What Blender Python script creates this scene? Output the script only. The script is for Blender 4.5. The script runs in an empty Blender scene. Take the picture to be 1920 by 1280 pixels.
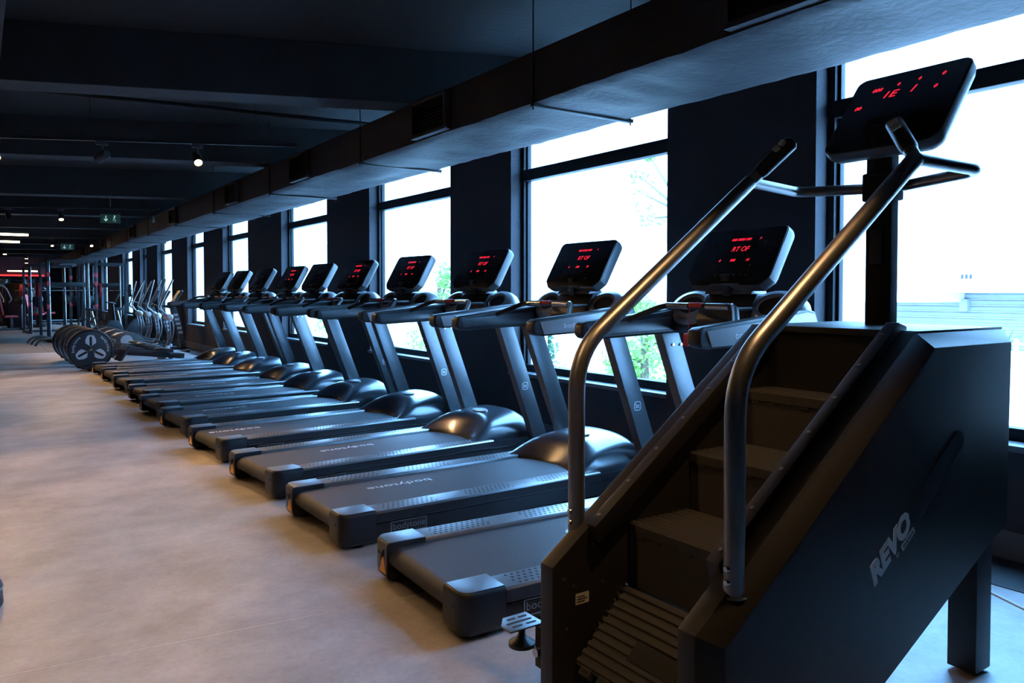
import bpy, bmesh, math, random
from mathutils import Matrix, Vector, noise
R = math.radians
rnd = random.Random(7)
scene = bpy.context.scene
COL = scene.collection

# ------------------------------------------------------------------ camera, world, sun, exposure
F_PX, VPX, VPY, CAM_H = 1450.0, -42.0, 548.0, 1.36
YAW = math.atan2(960 - VPX, F_PX)
PITCH = R(1.5)
PPY = VPY + F_PX * math.tan(PITCH)
cam_data = bpy.data.cameras.new('camera')
cam = bpy.data.objects.new('camera', cam_data)
COL.objects.link(cam)
cam.location = (0, 0, CAM_H)
cam.rotation_euler = (math.pi / 2 - PITCH, 0, -YAW)
cam_data.sensor_width = 36.0
cam_data.lens = 36.0 * F_PX / 1920.0
cam_data.shift_y = -(640 - PPY) / 1920.0
cam_data.clip_end = 300
scene.camera = cam

world = bpy.data.worlds.new('sky')
scene.world = world
world.use_nodes = True
bg = world.node_tree.nodes['Background']
bg.inputs['Color'].default_value = (0.18, 0.495, 1.0, 1)
bg.inputs['Strength'].default_value = 33.0

sun_data = bpy.data.lights.new('sun', 'SUN')
sun_data.energy = 6.0
sun_data.angle = R(1.0)
sun_data.color = (1.0, 0.95, 0.86)
sun = bpy.data.objects.new('sun', sun_data)
COL.objects.link(sun)
sun.rotation_euler = Vector((0.55, 0.25, -0.8)).to_track_quat('-Z', 'Y').to_euler()

vs = scene.view_settings
vs.view_transform = 'Standard'
vs.look = 'None'
vs.gamma = 1.0
vs.use_curve_mapping = False
vs.exposure = 0.0


# ------------------------------------------------------------------ materials
def mat(name, col, rough=0.5, metal=0.0, var=0.0, vscale=8.0, bump=0.0, bscale=60.0, emit=0.0, spec=0.5, coat=0.0):
    m = bpy.data.materials.new(name)
    m.use_nodes = True
    nt = m.node_tree
    b = nt.nodes['Principled BSDF']
    b.inputs['Base Color'].default_value = (*col, 1)
    b.inputs['Roughness'].default_value = rough
    b.inputs['Metallic'].default_value = metal
    b.inputs['Specular IOR Level'].default_value = spec
    if coat:
        b.inputs['Coat Weight'].default_value = coat
        b.inputs['Coat Roughness'].default_value = 0.15
    tc = nt.nodes.new('ShaderNodeTexCoord')
    if var > 0:
        n = nt.nodes.new('ShaderNodeTexNoise')
        n.inputs['Scale'].default_value = vscale
        n.inputs['Detail'].default_value = 5
        nt.links.new(tc.outputs['Object'], n.inputs['Vector'])
        mx = nt.nodes.new('ShaderNodeMix')
        mx.data_type = 'RGBA'
        mx.inputs[6].default_value = (*[c * (1 - var) for c in col], 1)
        mx.inputs[7].default_value = (*[min(1, c * (1 + var)) for c in col], 1)
        nt.links.new(n.outputs['Fac'], mx.inputs[0])
        nt.links.new(mx.outputs[2], b.inputs['Base Color'])
    if bump > 0:
        n2 = nt.nodes.new('ShaderNodeTexNoise')
        n2.inputs['Scale'].default_value = bscale
        n2.inputs['Detail'].default_value = 4
        nt.links.new(tc.outputs['Object'], n2.inputs['Vector'])
        bp = nt.nodes.new('ShaderNodeBump')
        bp.inputs['Strength'].default_value = bump
        bp.inputs['Distance'].default_value = 0.01
        nt.links.new(n2.outputs['Fac'], bp.inputs['Height'])
        nt.links.new(bp.outputs['Normal'], b.inputs['Normal'])
    if emit > 0:
        b.inputs['Emission Color'].default_value = (*col, 1)
        b.inputs['Emission Strength'].default_value = emit
    return m


def floor_mat():
    m = bpy.data.materials.new('vinyl_floor')
    m.use_nodes = True
    nt = m.node_tree
    b = nt.nodes['Principled BSDF']
    tc = nt.nodes.new('ShaderNodeTexCoord')
    big = nt.nodes.new('ShaderNodeTexNoise'); big.inputs['Scale'].default_value = 1.9; big.inputs['Detail'].default_value = 8; big.inputs['Roughness'].default_value = 0.65
    fine = nt.nodes.new('ShaderNodeTexNoise'); fine.inputs['Scale'].default_value = 38; fine.inputs['Detail'].default_value = 6
    for n in (big, fine):
        nt.links.new(tc.outputs['Object'], n.inputs['Vector'])
    cr = nt.nodes.new('ShaderNodeValToRGB')
    cr.color_ramp.elements[0].position = 0.34; cr.color_ramp.elements[0].color = (0.27, 0.245, 0.235, 1)
    cr.color_ramp.elements[1].position = 0.66; cr.color_ramp.elements[1].color = (0.46, 0.425, 0.41, 1)
    nt.links.new(big.outputs['Fac'], cr.inputs['Fac'])
    mx = nt.nodes.new('ShaderNodeMix'); mx.data_type = 'RGBA'; mx.blend_type = 'OVERLAY'
    mx.inputs[0].default_value = 0.16
    nt.links.new(cr.outputs['Color'], mx.inputs[6])
    nt.links.new(fine.outputs['Fac'], mx.inputs[7])
    nt.links.new(mx.outputs[2], b.inputs['Base Color'])
    b.inputs['Roughness'].default_value = 0.48
    b.inputs['Specular IOR Level'].default_value = 0.4
    return m


def glass_mat():
    m = bpy.data.materials.new('window_glass')
    m.use_nodes = True
    nt = m.node_tree
    nt.nodes.clear()
    out = nt.nodes.new('ShaderNodeOutputMaterial')
    tr = nt.nodes.new('ShaderNodeBsdfTransparent')
    gl = nt.nodes.new('ShaderNodeBsdfGlossy'); gl.inputs['Roughness'].default_value = 0.02
    mx = nt.nodes.new('ShaderNodeMixShader')
    mx.inputs[0].default_value = 0.05; nt.links.new(tr.outputs[0], mx.inputs[1]); nt.links.new(gl.outputs[0], mx.inputs[2])
    nt.links.new(mx.outputs[0], out.inputs['Surface'])
    return m


def leaf_mat(name, col):
    m = bpy.data.materials.new(name)
    m.use_nodes = True
    nt = m.node_tree
    b = nt.nodes['Principled BSDF']
    b.inputs['Base Color'].default_value = (*col, 1)
    b.inputs['Roughness'].default_value = 0.6
    out = nt.nodes['Material Output']
    tl = nt.nodes.new('ShaderNodeBsdfTranslucent'); tl.inputs['Color'].default_value = (*[min(1, c * 1.3) for c in col], 1)
    mx = nt.nodes.new('ShaderNodeMixShader'); mx.inputs[0].default_value = 0.4
    nt.links.new(b.outputs[0], mx.inputs[1]); nt.links.new(tl.outputs[0], mx.inputs[2]); nt.links.new(mx.outputs[0], out.inputs['Surface'])
    return m


M = dict(
    floor=floor_mat(),
    seam=mat('floor_seam', (0.85, 0.80, 0.77), 0.7, var=0.15),
    rubber=mat('rubber_mat', (0.17, 0.140, 0.115), 0.75, var=0.3, vscale=30, bump=0.15, bscale=200),
    floor_edge=mat('dark_floor_strip', (0.02, 0.021, 0.024), 0.7, var=0.3, vscale=20),
    wall=mat('black_wall', (0.026, 0.022, 0.026), 0.75, var=0.3, vscale=6, bump=0.2, bscale=120),
    ceil=mat('black_ceiling', (0.0115, 0.0105, 0.0105), 0.85, var=0.35, vscale=3, bump=0.4, bscale=25),
    beam=mat('grey_black_beam', (0.020, 0.0185, 0.019), 0.8, var=0.3, vscale=5, bump=0.3, bscale=40),
    base=mat('grey_baseboard', (0.10, 0.10, 0.105), 0.55, var=0.2),
    duct=mat('black_duct_wrap', (0.042, 0.036, 0.040), 0.62, var=0.3, vscale=7, bump=0.5, bscale=22),
    frame=mat('window_frame_metal', (0.008, 0.009, 0.011), 0.5, spec=0.3, var=0.2),
    sill=mat('sill_paint', (0.12, 0.125, 0.14), 0.4, var=0.15),
    glass=glass_mat(),
    black=mat('black_plastic', (0.014, 0.0145, 0.016), 0.42, var=0.2, vscale=40, bump=0.06, bscale=300),
    body=mat('graphite_plastic', (0.014, 0.0155, 0.018), 0.40, spec=0.4, var=0.2, vscale=30, bump=0.05, bscale=250),
    hood=mat('glossy_hood', (0.020, 0.023, 0.030), 0.28, var=0.15, vscale=6, coat=0.4),
    upright=mat('graphite_metal', (0.11, 0.118, 0.128), 0.36, metal=0.5, var=0.12, vscale=25),
    rail=mat('anodised_rail', (0.23, 0.235, 0.245), 0.34, metal=0.7, var=0.15, vscale=20),
    silver=mat('silver_plastic', (0.34, 0.35, 0.37), 0.36, metal=0.25, var=0.08),
    shell=mat('console_shell', (0.12, 0.125, 0.135), 0.42, metal=0.1, var=0.08),
    matte=mat('matte_black_steel', (0.022, 0.019, 0.017), 0.8, var=0.2, spec=0.15),
    chrome=mat('brushed_chrome', (0.55, 0.55, 0.56), 0.22, metal=1.0, var=0.08),
    tube=mat('dark_chrome_tube', (0.24, 0.235, 0.23), 0.38, metal=0.9, var=0.1, vscale=50),
    belt=mat('running_belt', (0.030, 0.031, 0.036), 0.62, var=0.25, vscale=150, bump=0.2, bscale=400),
    screen=mat('screen_black', (0.008, 0.010, 0.012), 0.22, var=0.1),
    led_off=mat('unlit_led', (0.09, 0.012, 0.015), 0.5, var=0.05),
    led=mat('red_led', (1.0, 0.02, 0.05), 0.5, emit=1.1),
    ledbar=mat('red_led_bar', (1.0, 0.03, 0.03), 0.5, emit=2.2),
    white=mat('white_print', (0.75, 0.76, 0.78), 0.5, var=0.05),
    grey=mat('grey_print', (0.55, 0.53, 0.55), 0.5, var=0.05),
    dim=mat('dim_print', (0.022, 0.022, 0.025), 0.5, var=0.05),
    orange=mat('orange_sticker', (0.85, 0.36, 0.03), 0.5, var=0.08),
    red=mat('red_plastic', (0.55, 0.02, 0.03), 0.4, var=0.1),
    redpad=mat('red_vinyl', (0.40, 0.02, 0.025), 0.45, var=0.15),
    steel=mat('black_powder_steel', (0.015, 0.0135, 0.013), 0.44, spec=0.42, var=0.25, vscale=60, bump=0.08, bscale=500),
    step=mat('step_rubber', (0.030, 0.027, 0.025), 0.62, var=0.3, vscale=40, bump=0.15, bscale=200),
    hole=mat('dark_hole', (0.006, 0.006, 0.007), 0.8, var=0.1),
    paper=mat('label_paper', (0.62, 0.58, 0.52), 0.6, var=0.05),
    warm=mat('warm_lamp_lens', (1.0, 0.70, 0.36), 0.5, emit=30.0),
    warmbar=mat('warm_tube_lens', (1.0, 0.74, 0.45), 0.5, emit=9.0),
    exitg=mat('exit_green', (0.02, 0.26, 0.14), 0.4, emit=0.25),
    exitdim=mat('exit_dim_green', (0.03, 0.11, 0.085), 0.4, emit=0.12),
    exitw=mat('exit_white', (0.7, 1.0, 0.85), 0.4, emit=0.6),
    mirror=mat('mirror', (0.55, 0.55, 0.56), 0.03, metal=1.0),
    facade=mat('white_render', (0.80, 0.79, 0.76), 0.8, var=0.05, vscale=2),
    corr=mat('corrugated_sheet', (0.30, 0.29, 0.29), 0.6, var=0.06, vscale=3),
    street=mat('street', (0.42, 0.42, 0.42), 0.85, var=0.2, vscale=1.5),
    brick=mat('pale_brick', (0.45, 0.38, 0.34), 0.8, var=0.15, vscale=10),
    bark=mat('bark', (0.10, 0.075, 0.055), 0.9, var=0.3, vscale=20),
    leaf1=leaf_mat('leaf_light', (0.16, 0.30, 0.055)),
    leaf2=leaf_mat('leaf_dark', (0.055, 0.13, 0.065)),
    blue=mat('blue_awning', (0.04, 0.07, 0.12), 0.6, var=0.1),
    cable=mat('white_cable', (0.7, 0.72, 0.75), 0.4, var=0.05),
    cork=mat('pale_plastic', (0.62, 0.59, 0.57), 0.45, var=0.1),
)


# ------------------------------------------------------------------ mesh helpers
class MB:
    def __init__(self):
        self.v = []; self.f = []

    def add(self, vs_, fs):
        o = len(self.v)
        self.v += [tuple(p) for p in vs_]
        self.f += [tuple(i + o for i in f) for f in fs]
        return self

    def box(self, a, b):
        x0, y0, z0 = a; x1, y1, z1 = b
        return self.add([(x0, y0, z0), (x1, y0, z0), (x1, y1, z0), (x0, y1, z0), (x0, y0, z1), (x1, y0, z1), (x1, y1, z1), (x0, y1, z1)],
                        [(0, 3, 2, 1), (4, 5, 6, 7), (0, 1, 5, 4), (1, 2, 6, 5), (2, 3, 7, 6), (3, 0, 4, 7)])

    def prism(self, poly, axis, a, b):
        """poly of 2-tuples extruded along axis: 'y' -> (x,z), 'z' -> (x,y), 'x' -> (y,z)"""
        def p(q, t):
            return {'y': (q[0], t, q[1]), 'z': (q[0], q[1], t), 'x': (t, q[0], q[1])}[axis]
        n = len(poly)
        vs_ = [p(q, a) for q in poly] + [p(q, b) for q in poly]
        fs = [tuple(range(n - 1, -1, -1)), tuple(range(n, 2 * n))]
        fs += [(i, (i + 1) % n, n + (i + 1) % n, n + i) for i in range(n)]
        return self.add(vs_, fs)

    def loft(self, rings, close=True, cap=True):
        n = len(rings[0]); vs_ = [p for r in rings for p in r]; fs = []
        for k in range(len(rings) - 1):
            for i in range(n if close else n - 1):
                j = (i + 1) % n
                fs.append((k * n + i, k * n + j, (k + 1) * n + j, (k + 1) * n + i))
        if cap:
            fs.append(tuple(range(n - 1, -1, -1)))
            fs.append(tuple(range((len(rings) - 1) * n, len(rings) * n)))
        return self.add(vs_, fs)

    def tube(self, path, r, n=10, cap=True, rect=None):
        pts = [Vector(p) for p in path]
        rings = []
        d0 = (pts[1] - pts[0]).normalized()
        ref = Vector((0, 0, 1)) if abs(d0.z) < 0.95 else Vector((0, 1, 0))
        u = d0.cross(ref).normalized()
        for i, p in enumerate(pts):
            if i == 0: d = pts[1] - pts[0]
            elif i == len(pts) - 1: d = pts[-1] - pts[-2]
            else: d = (pts[i + 1] - p).normalized() + (p - pts[i - 1]).normalized()
            d.normalize()
            u = (u - d * u.dot(d)).normalized()
            w = d.cross(u)
            rr = r[i] if isinstance(r, (list, tuple)) else r
            if rect:
                ring = [p + u * a * rect[0] + w * b * rect[1] for a, b in ((-1, -1), (1, -1), (1, 1), (-1, 1))]
            else:
                ring = [p + (u * math.cos(t) + w * math.sin(t)) * rr for t in [2 * math.pi * k / n for k in range(n)]]
            rings.append(ring)
        return self.loft(rings, True, cap)

    def lathe(self, prof, n=24, c=(0, 0, 0), axis='z'):
        rings = []
        for (r, h) in prof:
            ring = []
            for k in range(n):
                t = 2 * math.pi * k / n
                a, b = r * math.cos(t), r * math.sin(t)
                q = {'z': (a, b, h), 'y': (a, h, b), 'x': (h, a, b)}[axis]
                ring.append((q[0] + c[0], q[1] + c[1], q[2] + c[2]))
            rings.append(ring)
        return self.loft(rings, True, True)

    def grid(self, fn, nu, nv):
        vs_ = [fn(i / nu, j / nv) for i in range(nu + 1) for j in range(nv + 1)]
        fs = [(i * (nv + 1) + j, (i + 1) * (nv + 1) + j, (i + 1) * (nv + 1) + j + 1, i * (nv + 1) + j + 1) for i in range(nu) for j in range(nv)]
        return self.add(vs_, fs)

    def xf(self, mtx):
        self.v = [tuple(mtx @ Vector(p)) for p in self.v]
        return self

    def build(self, name, m, parent=None, bev=0.0, seg=2, smooth=40, off=None, weld=True):
        bm = bmesh.new()
        o = Vector(off) if off else Vector((0, 0, 0))
        vv = [bm.verts.new(Vector(p) - o) for p in self.v]
        for f in self.f:
            try:
                bm.faces.new([vv[i] for i in f])
            except ValueError:
                pass
        if weld:
            bmesh.ops.remove_doubles(bm, verts=bm.verts, dist=1e-5)
        bmesh.ops.recalc_face_normals(bm, faces=bm.faces)
        if bev > 0:
            ed = [e for e in bm.edges if len(e.link_faces) == 2 and e.calc_face_angle(0) > R(30)]
            bmesh.ops.bevel(bm, geom=ed, offset=bev, segments=seg, profile=0.6, affect='EDGES', clamp_overlap=True)
        me = bpy.data.meshes.new(name)
        bm.to_mesh(me); bm.free()
        if smooth:
            me.polygons.foreach_set('use_smooth', [True] * len(me.polygons))
            me.set_sharp_from_angle(angle=R(smooth))
        me.materials.append(M[m] if isinstance(m, str) else m)
        ob = bpy.data.objects.new(name, me)
        COL.objects.link(ob)
        ob.parent = parent
        return ob


def fillet(path, r, n=6):
    P = [Vector(p) for p in path]
    out = [P[0]]
    for i in range(1, len(P) - 1):
        a, b, c = P[i - 1], P[i], P[i + 1]
        d1, d2 = (a - b), (c - b)
        l = min(r, d1.length * 0.49, d2.length * 0.49)
        p1, p2 = b + d1.normalized() * l, b + d2.normalized() * l
        for k in range(n + 1):
            t = k / n
            out.append(p1 * (1 - t) ** 2 + b * 2 * t * (1 - t) + p2 * t * t)
    out.append(P[-1])
    return out


def rrect(w, h, r, n=5, cx=0, cy=0):
    """rounded rectangle polygon; r is one radius or (bl, br, tr, tl)"""
    rs = r if isinstance(r, (list, tuple)) else (r,) * 4
    out = []
    for (sx, sy, a0), rr in zip(((-1, -1, 180), (1, -1, 270), (1, 1, 0), (-1, 1, 90)), rs):
        for k in range(n + 1):
            a = R(a0 + 90 * k / n)
            out.append((cx + sx * (w / 2 - rr) + rr * math.cos(a), cy + sy * (h / 2 - rr) + rr * math.sin(a)))
    return out


def frame(o, x, y):
    x = Vector(x).normalized(); y = Vector(y); y = (y - x * x.dot(y)).normalized(); z = x.cross(y)
    m = Matrix((x, y, z)).transposed().to_4x4()
    m.translation = Vector(o)
    return m


_txt = {}


def text(name, s, size, m, parent, mtx, shear=0.0, align='CENTER', extrude=0.0006, sx=1.0, bold=0.0):
    key = (s, size, shear, align, m, sx, bold)
    if key not in _txt:
        cu = bpy.data.curves.new('t', 'FONT')
        cu.body = s; cu.size = size; cu.shear = shear; cu.align_x = align; cu.align_y = 'CENTER'; cu.extrude = extrude
        cu.resolution_u = 3; cu.offset = bold
        t = bpy.data.objects.new('t', cu)
        COL.objects.link(t)
        dg = bpy.context.evaluated_depsgraph_get()
        me = bpy.data.meshes.new_from_object(t.evaluated_get(dg))
        bpy.data.objects.remove(t); bpy.data.curves.remove(cu)
        if sx != 1.0:
            for v in me.vertices: v.co.x *= sx
        me.materials.clear(); me.materials.append(M[m])
        _txt[key] = me
    ob = bpy.data.objects.new(name, _txt[key])
    COL.objects.link(ob)
    ob.parent = parent
    ob.matrix_local = mtx
    return ob


def thing(name, label, cat, loc=(0, 0, 0), rz=0.0, group=None):
    o = bpy.data.objects.new(name, None)
    o.empty_display_size = 0.1
    COL.objects.link(o)
    o.location = loc; o.rotation_euler = (0, 0, rz)
    tag(o, label, cat, group)
    return o


def tag(o, label=None, cat=None, group=None, kind=None):
    if label: o['label'] = label
    if cat: o['category'] = cat
    if group: o['group'] = group
    if kind: o['kind'] = kind
    return o


def copy_tree(o, parent=None):
    c = o.copy()
    COL.objects.link(c)
    c.parent = parent
    for ch in list(o.children):
        copy_tree(ch, c)
    return c


def spot_light(parent, loc, target, energy, size=75, blend=0.6, col=(1.0, 0.60, 0.27), radius=0.035):
    d = bpy.data.lights.new('lamp_light', 'SPOT')
    d.energy = energy; d.color = col; d.spot_size = R(size); d.spot_blend = blend; d.shadow_soft_size = radius
    o = bpy.data.objects.new('lamp_light', d)
    COL.objects.link(o)
    o.parent = parent
    o.location = loc
    o.rotation_euler = (Vector(target)).to_track_quat('-Z', 'Y').to_euler()
    return o


# ------------------------------------------------------------------ room shell
WX, WXO = 4.3, 4.75            # inner and outer face of the window wall
YB, YF, XL = -6.5, 44.0, -9.0  # back wall, far wall, left wall
CZ = 3.34
WINS = [(1.08, 2.90), (4.16, 6.24), (7.42, 9.56), (11.08, 13.18), (15.18, 17.03),
        (18.72, 20.40), (22.28, 24.30), (26.05, 27.20), (28.70, 30.79), (34.80, 36.60), (37.80, 39.60)]
Z_SILL, Z_HEAD, Z_TR = 0.585, 3.12, 2.50

# floor: vinyl sheets with pale seams, rubber matting further back
fl = MB().box((XL, YB, -0.30), (WX + 0.4, YF, -0.0009)).build('floor', 'seam', smooth=0)
tag(fl, kind='structure')
SK = -0.115                     # the sheets lie slightly skewed to the window wall


def sheet(x0, x1, y0, y1):
    g = 0.0028
    def q(x, y): return (x, y + SK * (x - 0.05))
    poly = [q(x0 + g, y0 + g), q(x1 - g, y0 + g), q(x1 - g, y1 - g), q(x0 + g, y1 - g)]
    return MB().prism(poly, 'z', -0.0009, 0.0)


for x0, x1 in ((-9, 1.92), (1.92, 4.3)):
    for y0, y1 in ((-5.0, 3.26), (3.26, 11.9), (11.9, 20.5)):
        sheet(x0, x1, y0, y1).build('floor_sheet', 'floor', fl, smooth=0)
sheet(-9, 4.3, 20.5, 44.2).build('mat_underlay', 'floor_edge', fl, smooth=0).location.z = -0.0004
for ix in range(-2, 2):
    for iy in range(12):
        a, b_ = 1.32 + ix * 2.0, 20.5 + iy * 2.0
        if b_ > 42: continue
        sheet(a - 0.0 + 0.004, min(a + 2.0, 4.3) - 0.004, b_ + 0.004, b_ + 2.0 - 0.004).build('rubber_tile', 'rubber', fl, smooth=0)
tag(MB().box((3.87, -6, 0.0), (WX, 40, 0.004)).build('trim_1', 'floor_edge', smooth=0), kind='structure')

# window wall: piers, spandrels and lintels
wl = MB(); wo = MB()
ys = [YB] + [v for w in WINS for v in w] + [YF]
for k in range(0, len(ys), 2):
    wl.box((WX, ys[k], 0), (WX + 0.20, ys[k + 1], CZ))
    wo.box((WX + 0.2005, ys[k], 0), (WXO, ys[k + 1], CZ))
for a, b_ in WINS:
    wl.box((WX, a, 0), (WX + 0.20, b_, Z_SILL))
    wl.box((WX, a, Z_HEAD), (WX + 0.20, b_, CZ))
    wo.box((WX + 0.2005, a, 0), (WXO, b_, Z_SILL - 0.02))
    wo.box((WX + 0.2005, a, Z_HEAD), (WXO, b_, CZ))
tag(wo.build('wall_outer', 'facade', smooth=0, weld=False), kind='structure')
tag(wl.build('wall_right', 'wall', bev=0.0, smooth=0, weld=False), kind='structure')
tag(MB().box((XL - 0.2, YB - 0.2, 0), (WXO, YB, CZ)).build('wall_back', 'wall', smooth=0), kind='structure')
tag(MB().box((XL - 0.2, YB, 0), (XL, YF, CZ)).build('wall_left', 'wall', smooth=0), kind='structure')
wf = MB().box((XL - 0.2, YF, 0), (WXO, YF + 0.2, CZ)).build('wall_far', 'wall', smooth=0)
tag(wf, kind='structure')
for k in range(7):
    MB().box((-6.4 + k * 1.25, YF - 0.02, 0.25), (-6.4 + k * 1.25 + 1.23, YF, 2.05)).build('mirror_panel', 'mirror', wf, smooth=0)
tag(MB().box((WX - 0.016, YB, 0), (WX, YF, 0.15)).build('baseboard_right', 'base', bev=0.004, smooth=0), kind='structure')

# ceiling slab, skewed beams
tag(MB().box((XL - 0.2, YB - 0.2, CZ), (WXO, YF + 0.2, CZ + 0.3)).build('ceiling', 'ceil', smooth=0), kind='structure')
bx, by = 0.934, -0.357          # beam direction
for k, y0 in enumerate((-4.2, -0.9, 2.9, 6.81, 10.40, 14.55, 18.3, 22.0, 25.7, 29.4, 33.1, 36.8, 40.5)):
    w_ = 0.34
    def bp(s, t): return (0.0 + bx * s - by * t * 0 , y0 + by * s + t)
    poly = [bp(-9.2, 0), bp(4.55, 0), bp(4.55, w_), bp(-9.2, w_)]
    tag(MB().prism(poly, 'z', 2.90, CZ).build('ceiling_beam', 'beam', bev=0.008, smooth=0),
        kind='structure')

# windows
for i, (a, b_) in enumerate(WINS):
    w = thing('window_%d' % (i + 1), None, None, (WX + 0.28, (a + b_) / 2, Z_SILL))
    w['kind'] = 'structure'
    o = (WX + 0.28, (a + b_) / 2, Z_SILL)
    X0, X1 = WX + 0.12, WX + 0.20
    fw = 0.05
    MB().box((X0, a, Z_SILL), (X1, a + fw, Z_HEAD)).build('jamb', 'frame', w, bev=0.006, off=o)
    MB().box((X0, b_ - fw, Z_SILL), (X1, b_, Z_HEAD)).build('jamb', 'frame', w, bev=0.006, off=o)
    MB().box((X0 + 0.03, b_ - fw - 0.022, Z_SILL + 0.04), (X1 - 0.005, b_ - fw - 0.001, Z_HEAD)).build('sash_stile', 'frame', w, bev=0.005, off=o)
    MB().box((X0, a + fw, Z_SILL), (X1, b_ - fw, Z_SILL + 0.07)).build('bottom_rail', 'frame', w, bev=0.006, off=o)
    MB().box((X0, a + fw, Z_HEAD - 0.07), (X1, b_ - fw, Z_HEAD)).build('top_rail', 'frame', w, bev=0.006, off=o)
    MB().box((X0 - 0.01, a + fw, Z_TR - 0.055), (X1, b_ - fw, Z_TR + 0.055)).build('transom', 'frame', w, bev=0.008, off=o)
    MB().box((X1 - 0.03, a + fw, Z_SILL + 0.07), (X1 - 0.024, b_ - fw, Z_TR - 0.055)).build('pane', 'glass', w, smooth=0, off=o)
    MB().box((X1 - 0.03, a + fw, Z_TR + 0.055), (X1 - 0.024, b_ - fw, Z_HEAD - 0.07)).build('pane', 'glass', w, smooth=0, off=o)
    MB().box((WX - 0.025, a - 0.02, Z_SILL - 0.03), (X0, b_ + 0.02, Z_SILL + 0.004)).build('sill', 'sill', w, bev=0.006, off=o)

# ------------------------------------------------------------------ air duct along the windows
DX0, DX1, DZ0, DZ1 = 2.80, 3.58, 2.50, 2.83
duct = thing('air_duct', 'long black wrapped air duct hanging in front of the windows', 'air duct', (3.2, 14.0, 2.5))
do = (3.2, 14.0, 2.5)
seg_y = [-6.5]
while seg_y[-1] < 38: seg_y.append(seg_y[-1] + 2.58)


def duct_segment(y0, y1):
    ny = 28
    prof0 = []
    rings = []
    for j in range(ny + 1):
        y = y0 + (y1 - y0) * j / ny
        ring = []
        nb = 18
        edge = min(1.0, min(j, ny - j) / 4)
        for k in range(nb + 1):                      # underside, sagging and wrinkled
            x = DX0 + (DX1 - DX0) * k / nb
            s = math.sin(math.pi * k / nb)
            n1 = noise.noise(Vector((x * 2.5, y * 1.1, 0.3))) * 0.026 + noise.noise(Vector((x * 2, y * 9, 5))) * 0.020
            z = DZ0 - edge * (0.018 * s) + n1 * (0.25 + edge * 0.75) * (0.3 + s)
            if k in (0, nb): z += 0.012
            ring.append((x, y, z))
        for k in range(1, 5):
            z = DZ0 + (DZ1 - DZ0) * k / 5
            ring.append((DX1 + 0.012 * noise.noise(Vector((1, y * 4, z * 6))), y, z))
        ring += [(DX1 - 0.015, y, DZ1), (DX0 + 0.015, y, DZ1)]
        for k in range(1, 5):
            z = DZ1 - (DZ1 - DZ0) * k / 5
            ring.append((DX0 + 0.010 * edge * noise.noise(Vector((0, y * 3, z * 5))), y, z))
        rings.append(ring)
    return MB().loft(rings, True, True)


for k in range(len(seg_y) - 1):
    duct_segment(seg_y[k], seg_y[k + 1]).build('duct_section', 'duct', duct, off=do, smooth=50, weld=False)
for y in seg_y[1:-1]:
    MB().box((DX0 - 0.012, y - 0.02, DZ0 - 0.012), (DX1 + 0.03, y + 0.02, DZ0 + 0.012)).build('support_channel', 'frame', duct, bev=0.003, off=do)
    for x in (DX0 - 0.004, DX1 + 0.02):
        MB().tube([(x, y, DZ0 - 0.03), (x, y, CZ)], 0.005, 6).build('hanger_rod', 'frame', duct, off=do)
for y in (2.06, 5.08, 7.9, 10.5, 14.2, 18.4, 23.0, 28.0):
    g = MB().box((DX0 - 0.055, y - 0.26, DZ0 + 0.025), (DX0 + 0.01, y + 0.26, DZ0 + 0.055))
    g.box((DX0 - 0.055, y - 0.26, DZ1 - 0.055), (DX0 + 0.01, y + 0.26, DZ1 - 0.025))
    g.box((DX0 - 0.055, y - 0.26, DZ0 + 0.05), (DX0 + 0.01, y - 0.235, DZ1 - 0.05))
    g.box((DX0 - 0.055, y + 0.235, DZ0 + 0.05), (DX0 + 0.01, y + 0.26, DZ1 - 0.05))
    g.box((DX0 - 0.012, y - 0.235, DZ0 + 0.05), (DX0 - 0.006, y + 0.235, DZ1 - 0.05))
    go = g.build('air_grille', 'duct', duct, bev=0.003, off=do, weld=False)
    for q in range(8):
        z = DZ0 + 0.066 + q * 0.0255
        MB().loft([[(DX0 - 0.05, yy, z - 0.005), (DX0 - 0.014, yy, z + 0.010), (DX0 - 0.014, yy, z + 0.013), (DX0 - 0.05, yy, z - 0.002)] for yy in (y - 0.235, y + 0.235)]).build('louvre', 'frame', go, smooth=0, off=do)

# ------------------------------------------------------------------ pipes under the slab
tag(MB().tube([(-8.5, 9.45, 3.2), (0.22, 8.33, 3.2), (3.21, 7.95, 3.2), (4.29, 7.82, 3.2)], 0.022, 10).build('ceiling_pipe', 'frame', off=(0, 0, 0)),
    'thin black pipe crossing the ceiling behind the first beam', 'pipe')
tag(MB().box((0.02, -5, 2.83), (0.14, 40, 2.89)).build('cable_tray', 'beam', bev=0.004),
    'dark cable tray running along the ceiling at the left edge', 'cable tray')


# ------------------------------------------------------------------ track lights
def track(name, p0, p1, z, label):
    t = thing(name, label, 'light track', ((p0[0] + p1[0]) / 2, (p0[1] + p1[1]) / 2, z), 0, 'ceiling light tracks')
    off = ((p0[0] + p1[0]) / 2, (p0[1] + p1[1]) / 2, z)
    MB().tube([(p0[0], p0[1], z), (p1[0], p1[1], z)], 0, rect=(0.018, 0.018)).build('track_body', 'black', t, off=off, smooth=0)
    n = max(2, int((Vector(p1) - Vector(p0)).length / 1.5))
    for k in range(n + 1):
        f = 0.04 + 0.92 * k / n
        x, y = p0[0] + (p1[0] - p0[0]) * f, p0[1] + (p1[1] - p0[1]) * f
        MB().tube([(x, y, z + 0.015), (x, y, CZ - 0.004)], 0.003, 6).build('suspension_wire', 'frame', t, off=off)
    return t


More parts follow.
